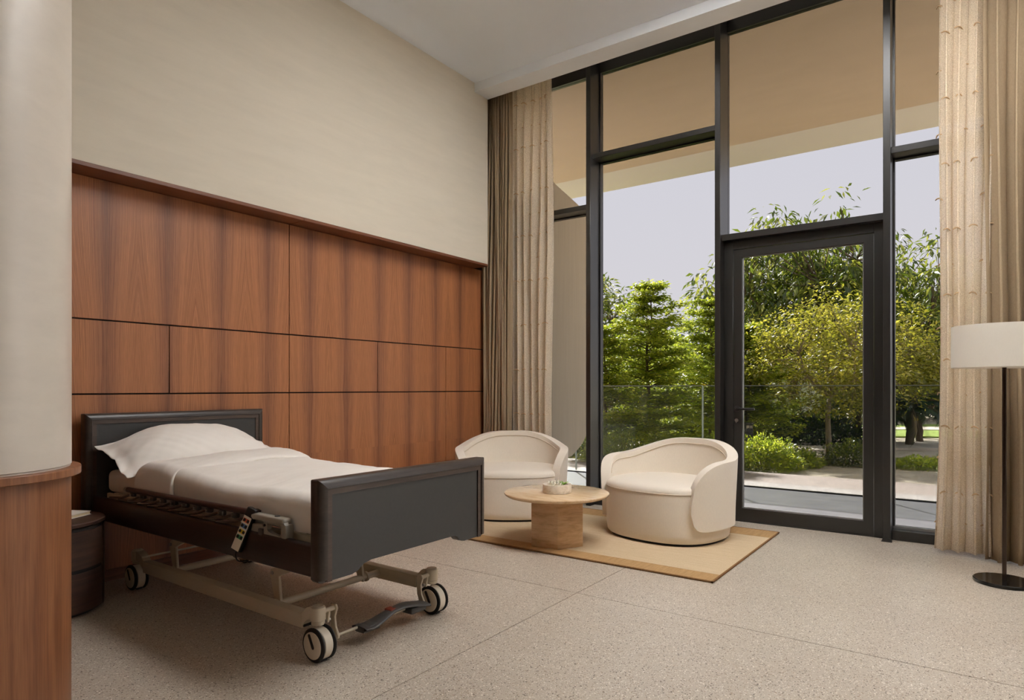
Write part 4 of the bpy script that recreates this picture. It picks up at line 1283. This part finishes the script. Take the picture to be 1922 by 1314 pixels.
for s, (a, b) in enumerate(((BY0 + 0.012, BY0 + 0.046), (BY1 - 0.046, BY1 - 0.012))):
    sr = box('side_rail', -4.254, -2.182, a, b, 0.424, 0.560, M['espresso'], bed, 0.012, 3)
# deck frame
for a, b in ((BY0 + 0.06, BY0 + 0.10), (BY1 - 0.10, BY1 - 0.06)):
    box('deck_rail', -4.22, -2.195, a + 0.02, b - 0.0, 0.515, 0.571, M['bed_metal'], bed, 0.004, 1)
for xk in (-4.15, -3.6, -3.05, -2.5, -2.23):
    box('deck_slat', xk - 0.03, xk + 0.03, BY0 + 0.10, BY1 - 0.10, 0.535, 0.572, M['bed_metal'], bed, 0.003, 1)

# folded side guard on the near side
GY = 1.690
hr = tube('guard_rail', [(-3.865, GY, 0.627), (-2.61, GY, 0.634)], 0.0145, M['handrail'], bed, 14)
tube('end_cap', [(-3.895, GY, 0.627), (-3.862, GY, 0.627)], 0.013, M['steel'], hr, 12)
for k in range(11):
    xk = -3.80 + 0.112 * k
    b_ = tube('guard_bar', bez([(xk, GY + 0.004, 0.607), (xk - 0.05, GY + 0.002, 0.598), (xk - 0.11, GY - 0.012, 0.580), (xk - 0.23, GY - 0.026, 0.570)], 5), 0.0065, M['bar_metal'], bed, 8)
    box('bracket', xk - 0.020, xk + 0.020, GY - 0.012, GY + 0.012, 0.594, 0.618, M['dark_plastic'], b_, 0.005, 1)
    tube('rivet', [(xk - 0.008, GY - 0.017, 0.605), (xk - 0.008, GY - 0.006, 0.605)], 0.005, M['steel'], b_, 8)
# latch handle
lh = box('latch_handle', -2.63, -2.385, GY - 0.030, GY + 0.018, 0.612, 0.640, M['grey_plastic'], bed, 0.011, 3)
ring_extrude('grip_loop', [(-2.53, 0.622), (-2.53, 0.560), (-2.50, 0.545), (-2.45, 0.535), (-2.39, 0.535), (-2.372, 0.56), (-2.374, 0.61), (-2.385, 0.622)],
             [(-2.505, 0.608), (-2.505, 0.580), (-2.495, 0.572), (-2.46, 0.565), (-2.415, 0.562), (-2.405, 0.575), (-2.405, 0.598), (-2.408, 0.608)], 'y', GY - 0.026, GY - 0.004, M['grey_plastic'], lh)
extrude('grip_leg', [(-2.410, 0.615), (-2.372, 0.615), (-2.366, 0.570), (-2.380, 0.515), (-2.408, 0.515), (-2.400, 0.57)], 'y', GY - 0.028, GY + 0.014, M['grey_plastic'], lh, 0.005, 2)
extrude('latch_plate', [(-2.70, 0.585), (-2.55, 0.600), (-2.53, 0.575), (-2.53, 0.540), (-2.66, 0.540)], 'y', GY - 0.022, GY + 0.006, M['grey_plastic'], lh, 0.003, 1)
box('catch', -2.565, -2.535, GY - 0.032, GY - 0.018, 0.543, 0.580, M['dark_plastic'], lh, 0.002, 1)
lathe('button', [(0.0, 0.0), (0.012, 0.0), (0.011, 0.004), (0.0, 0.005)], (-2.46, GY - 0.006, 0.639), 0, M['dark_plastic'], lh, 16)
tube('screw', [(-2.522, GY - 0.030, 0.598), (-2.522, GY - 0.02, 0.598)], 0.006, M['black_plastic'], lh, 10)

# undercarriage
RYL, RYR = 1.822, 2.545
for ry in (RYL, RYR):
    br = box('base_rail', -3.93, -2.44, ry - 0.026, ry + 0.026, 0.122, 0.190, M['bed_metal'], bed, 0.006, 2)
    box('end_plug', -2.441, -2.434, ry - 0.020, ry + 0.020, 0.128, 0.184, M['black_plastic'], br)
    for kx in (-3.6, -2.75):
        tube('bolt', [(kx, ry, 0.114), (kx, ry, 0.124)], 0.007, M['steel'], br, 8)
def caster(x, y, sgn):
    c = lathe('caster', [(0.0, 0.155), (0.026, 0.155), (0.029, 0.16), (0.029, 0.172), (0.033, 0.176), (0.033, 0.222), (0.031, 0.232), (0.024, 0.238), (0.0, 0.240)], (x, y, 0), 0, M['bed_metal'], bed, 32)
    xr = -2.44 if sgn > 0 else -3.93
    # curved neck between rail and housing
    pts = bez([(xr, y, 0.165), ((xr * 0.55 + x * 0.45), y, 0.200), (x, y, 0.208)], 5)
    V, Fc = [], []
    for p in pts:
        for dy, dz in ((-0.022, -0.030), (0.022, -0.030), (0.022, 0.026), (-0.022, 0.026)):
            V.append((p.x, p.y + dy, p.z + dz))
    for i in range(len(pts) - 1):
        for q in range(4):
            Fc.append((i * 4 + q, i * 4 + (q + 1) % 4, i * 4 + 4 + (q + 1) % 4, i * 4 + 4 + q))
    Fc.append((0, 1, 2, 3)); Fc.append(tuple(range(len(V) - 4, len(V))))
    autosmooth(mesh('neck', V, Fc, M['bed_metal'], c), 40)
    wx, wz, rr = x + 0.012 * sgn, 0.0745, 0.0745
    lathe('shroud', [(0.0, -0.021), (0.066, -0.021), (0.0685, -0.018), (0.0685, 0.018), (0.066, 0.021), (0.0, 0.021)], (wx, y, wz), 0, M['white_plastic'], c, 40, 'y')
    box('shroud_foot', wx - 0.035, wx + 0.035, y - 0.018, y + 0.018, 0.004, 0.03, M['black_plastic'], c, 0.004, 1)
    for s in (-1, 1):
        yo = y + s * 0.031
        lathe('wheel', [(0.0, -0.0085), (0.062, -0.0085), (0.071, -0.006), (rr, -0.002), (rr, 0.002), (0.071, 0.006), (0.062, 0.0085), (0.0, 0.0085)], (wx, yo, wz), 0, M['rubber'], c, 44, 'y')
        yy0 = yo + s * 0.0085
        lathe('hub_cover', [(0.0, 0.0), (0.059, 0.0), (0.059, 0.002 * s), (0.055, 0.0035 * s), (0.0, 0.004 * s)], (wx, yy0, wz), 0, M['white_plastic'], c, 40, 'y')
        cap = []
        a = math.radians(118)
        for k in range(18):
            th = k / 18 * 2 * PI
            lx = 0.026 * (1 if math.cos(th) > 0 else -1) + 0.0085 * math.cos(th)
            lz = 0.0085 * math.sin(th)
            cap.append((wx - 0.004 + lx * math.cos(a) - lz * math.sin(a), wz + 0.018 + lx * math.sin(a) + lz * math.cos(a)))
        extrude('hub_slot', cap, 'y', yy0 + 0.0035 * s, yy0 + 0.005 * s, M['rubber'], c)
    return c
caster(-2.352, 1.815, 1); caster(-2.352, 2.552, 1)
caster(-4.045, 1.822, -1); caster(-4.045, 2.548, -1)
# lifting arms and cross tubes
for (xa, sg) in ((-2.735, 1), (-3.715, 1)):
    for ya in (1.885, 2.40):
        extrude('lift_arm', [(xa - 0.022, 0.135), (xa + 0.020, 0.135), (xa + 0.000, 0.285), (xa + 0.14, 0.345), (xa + 0.42, 0.52), (xa + 0.36, 0.525), (xa + 0.09, 0.365), (xa - 0.06, 0.315), (xa - 0.068, 0.285)], 'y', ya - 0.008, ya + 0.008, M['bed_metal'], bed, 0.003, 1)
        tube('pivot_bolt', [(xa - 0.045, ya - 0.014, 0.297), (xa - 0.045, ya + 0.014, 0.297)], 0.009, M['steel'], bed, 12)
    ctb = tube('cross_tube', [(xa, RYL, 0.155), (xa, RYR, 0.155)], 0.018, M['bed_metal'], bed, 16)
    for yc in (1.862, 2.43):
        lathe('collar', [(0.0, -0.006), (0.027, -0.006), (0.027, 0.006), (0.0, 0.006)], (xa, yc, 0.155), 0, M['bed_metal'], ctb, 24, 'y')
tube('brake_rod', [(-3.95, 1.80, 0.208), (-3.95, 2.56, 0.208)], 0.006, M['bed_metal'], bed, 10)
tube('actuator', [(-3.6, 2.18, 0.20), (-2.9, 2.18, 0.40)], 0.022, M['dark_plastic'], bed, 14)
# brake linkage with pedal at the foot end
for yl, yi in ((1.815, 1.905), (2.552, 2.462)):
    bl = tube('brake_pin', [(-2.352, yl, 0.205), (-2.352, yi, 0.205)], 0.011, M['bed_metal'], bed, 12)
    sgn = 1 if yi > yl else -1
    lev = [(-2.366, 0.222), (-2.340, 0.222), (-2.330, 0.205), (-2.346, 0.165), (-2.340, 0.12), (-2.318, 0.082), (-2.322, 0.070), (-2.352, 0.070), (-2.372, 0.12), (-2.374, 0.165), (-2.376, 0.205)]
    extrude('brake_lever', lev, 'y', yi - 0.005, yi + 0.005, M['bed_metal'], bl, 0.002, 1)
    extrude('brake_bracket', [(-2.375, 0.20), (-2.335, 0.20), (-2.345, 0.150), (-2.365, 0.150)], 'y', yl + sgn * 0.045, yl + sgn * 0.055, M['bed_metal'], bl)
    tube('bracket_bolt', [(-2.355, yl + sgn * 0.04, 0.16), (-2.355, yl + sgn * 0.066, 0.16)], 0.008, M['steel'], bl, 10)
pb_ = tube('pedal_bar', [(-2.335, 1.905, 0.082), (-2.335, 2.462, 0.082)], 0.007, M['bed_metal'], bed, 10)
def pedal(u, v):
    y = 2.02 + 0.435 * u
    t = u
    z = 0.092 + 0.018 * math.sin((t - 0.32) * 2 * PI * 0.9) * (1 if t > 0.1 else 0.6)
    wd = 0.030 + 0.022 * abs(math.cos(t * PI)) ** 1.5
    ang = v * 2 * PI
    return (-2.318 + wd * math.cos(ang), y, z + 0.011 * math.sin(ang))
pd = grid_mesh('brake_pedal', lambda u, v: pedal(v, u), 20, 28, M['dark_plastic'], bed, True)
box('pedal_pad', -2.35, -2.30, 2.205, 2.245, 0.100, 0.118, M['red_plastic'], pd, 0.004, 1)
for a, b in ((2.02, 2.12), (2.33, 2.44)):
    box('pedal_shoe', -2.352, -2.284, a, b, 0.060, 0.090, M['dark_plastic'], pd, 0.008, 2)

# handset hooked over the guard
hs = root('handset', (-2.69, 1.632, 0.469), 'black bed handset with coloured buttons hooked on the side rail', 'remote control', None, None, math.radians(14))
tiltm = Matrix.Translation((0, 0, 0)) @ Matrix.Rotation(math.radians(21), 4, 'Y') @ Matrix.Rotation(math.radians(-8), 4, 'X')
def hbox(name, x0, x1, y0, y1, z0, z1, mat, parent, bev):
    o = box(name, x0, x1, y0, y1, z0, z1, mat, None, bev, 2)
    o.data.transform(tiltm)
    o.parent = parent
    return o
hb_ = hbox('body', -0.026, 0.026, -0.014, 0.014, 0.0, 0.205, M['black_plastic'], hs, 0.007)
fp = hbox('face_plate', -0.0215, 0.0215, -0.0158, -0.0135, 0.005, 0.165, M['white_plastic'], hs, 0.001)
for k, cn in enumerate(('red', 'blue', 'yellow', 'green')):
    zc = 0.146 - k * 0.0265
    kp = hbox('key_field', -0.017, 0.017, -0.0166, -0.0156, zc - 0.009, zc + 0.009, M['key_' + cn], fp, 0.0)
    for s in (-1, 1):
        o = lathe('button', [(0.0, -0.0028), (0.006, -0.0026), (0.0075, 0.0), (0.0, 0.0)], (s * 0.0105, -0.0164, zc), 0, M['black_plastic'], None, 14, 'y')
        o.data.transform(tiltm); o.parent = fp
hbox('hook', -0.012, 0.012, 0.010, 0.045, 0.185, 0.198, M['black_plastic'], hs, 0.003)
tube('cable', bez([(-2.70, 1.640, 0.475), (-2.71, 1.640, 0.44), (-2.70, 1.652, 0.415), (-2.68, 1.70, 0.42), (-2.66, 1.80, 0.47)], 6), 0.0035, M['black_plastic'], hs, 8)

# ------------------------------------------------------------------ mattress, duvet, pillow
mt = box('mattress', -4.245, -2.19, 1.735, 2.635, 0.5725, 0.705, M['mattress'], None, 0.035, 5)
tag(mt, 'white sheeted mattress on the hospital bed', 'mattress')
def wrap_section(s, y0, y1, zb, zt, rad):
    """point on a bed-cover section; s in 0..1 runs up the near side, over the top and down the far side"""
    hs_, wt = zt - zb - rad, y1 - y0 - 2 * rad
    q = PI / 2 * rad
    tot = 2 * hs_ + wt + 2 * q
    t = s * tot
    if t < hs_: return y0, zb + t, (-1, 0)
    t -= hs_
    if t < q:
        a = t / rad; return y0 + rad - rad * math.cos(a), zt - rad + rad * math.sin(a), (-math.cos(a), math.sin(a))
    t -= q
    if t < wt: return y0 + rad + t, zt, (0, 1)
    t -= wt
    if t < q:
        a = t / rad; return y1 - rad + rad * math.sin(a), zt - rad + rad * math.cos(a), (math.sin(a), math.cos(a))
    t -= q
    return y1, zt - rad - t, (1, 0)
def cover(name, x0, x1, y0, y1, zb, zt, rad, hump, nx_, ns_, mat, seed, parent, amp=0.006, skew=0.0, th=0.012):
    def fn(u, v):
        y, z, nrm = wrap_section(v, y0, y1, zb, zt, rad)
        hgt = hump(u, (y - y0) / (y1 - y0))
        top = smooth01((z - zb) / (zt - zb) * 1.6 - 0.6)
        x = x0 + (x1 - x0) * u + skew * ((y - y0) / (y1 - y0) - 0.5) + 0.010 * math.sin(y * 9 + seed) * (1 if u < 0.02 or u > 0.98 else 0.4)
        w = amp * vnoise(x * 4.2, y * 3.1 + z * 4, seed) + 0.4 * amp * vnoise(x * 13, y * 8 + z * 9, seed + 2)
        return (x, y + nrm[0] * w, z + hgt * top + nrm[1] * w)
    o = grid_mesh(name, fn, nx_, ns_, mat, parent)
    m = o.modifiers.new('thickness', 'SOLIDIFY'); m.thickness = th; m.offset = -1
    s = o.modifiers.new('soft', 'SUBSURF'); s.levels = 1; s.render_levels = 1
    return o
dv = root('duvet', (-3.1, 2.185, 0.6), 'white duvet tucked over the mattress with its top folded back', 'duvet')
def hump_main(u, t):
    return 0.012 * math.sin(PI * t) + 0.016 * math.exp(-((u - 0.1) / 0.18) ** 2) - 0.012 * u + 0.006 * math.sin(u * 9 + t * 3)
cover('cover', -3.66, -2.195, 1.717, 2.655, 0.578, 0.742, 0.062, hump_main, 70, 90, M['cotton'], 3, dv, 0.0065, -0.05)
def hump_fold(u, t):
    return 0.010 * math.sin(PI * t) + 0.030 * math.sin(PI * min(1, max(0, u))) ** 0.5 + 0.012 * (1 - u) * smooth01(t * 1.4)
cover('folded_band', -3.86, -3.45, 1.700, 2.674, 0.576, 0.760, 0.070, hump_fold, 26, 90, M['cotton'], 8, dv, 0.008, -0.10, 0.022)

pw = root('pillow', (-4.03, 2.185, 0.80), 'plump white pillow with a flat flange edge leaning on the headboard', 'pillow')
def pillow_pt(s, t, side):
    """s across the bed, t up the pillow, both -1..1"""
    e = 0.90
    ss, tt = min(1, abs(s) / e), min(1, abs(t) / 0.86)
    puff = (1 - ss ** 2.6) ** 0.62 * (1 - tt ** 2.4) ** 0.62
    th = 0.098 * puff * side + 0.003 * side
    wr = 0.006 * vnoise(s * 5, t * 4, 3) * puff + 0.004 * vnoise(s * 11, t * 8, 5) * (1 - puff * 0.6)
    fl_ = (1 - puff) * (0.020 * math.sin(s * 7 + t * 3) + 0.012 * math.sin(t * 9 - s * 4))
    y = s * (0.525 - 0.02 * (1 - abs(t)) ** 2)
    h = t * 0.245 * (1 - 0.06 * (1 - abs(s)))
    n = th + wr + (0.45 * fl_)
    droop = -(0.012 + 0.075 * max(0.0, t + 0.2)) * smooth01((abs(s) - 0.30) / 0.70) - 0.02 * abs(s) ** 3
    a = math.radians(30)
    # t axis leans back towards the headboard, n axis points up and into the room
    x = -h * math.cos(a) + n * math.sin(a)
    z = h * math.sin(a) + n * math.cos(a) + droop
    return (x, y, z + 0.035 - 0.01 * s)
N1, N2 = 56, 34
V, Fc = [], []
for side in (1, -1):
    for j in range(N2 + 1):
        for i in range(N1 + 1):
            V.append(pillow_pt(2 * i / N1 - 1, 2 * j / N2 - 1, side))
w = N1 + 1; S = w * (N2 + 1)
for j in range(N2):
    for i in range(N1):
        q = (j * w + i, j * w + i + 1, (j + 1) * w + i + 1, (j + 1) * w + i)
        Fc.append(q); Fc.append(tuple(S + k for k in reversed(q)))
for i in range(N1):
    Fc.append((i, S + i, S + i + 1, i + 1)); t = N2 * w; Fc.append((t + i, t + i + 1, S + t + i + 1, S + t + i))
for j in range(N2):
    Fc.append((j * w, (j + 1) * w, S + (j + 1) * w, S + j * w)); Fc.append((j * w + N1, S + j * w + N1, S + (j + 1) * w + N1, (j + 1) * w + N1))
po = mesh('pillowcase', V, Fc, M['cotton2'], pw, True, True)
sm = po.modifiers.new('soft', 'SUBSURF'); sm.levels = 1; sm.render_levels = 1

# daylight portals in the window openings
def portal(name, loc, rot, sx_, sy_):
    l = bpy.data.lights.new(name, 'AREA')
    l.shape = 'RECTANGLE'; l.size = sx_; l.size_y = sy_
    l.energy = 1.0
    l.cycles.is_portal = True
    o = bpy.data.objects.new(name, l)
    o.location = loc; o.rotation_euler = rot
    col.objects.link(o)
portal('portal_window', (0.8, YG + 0.12, 2.3), (-PI / 2, 0, 0), 10.4, 4.5)
#portal('portal_roof', ((SKX0 + SKX1) / 2, (SKY0 + SKY1) / 2, 5.345), (0, 0, 0), SKX1 - SKX0, SKY1 - SKY0)
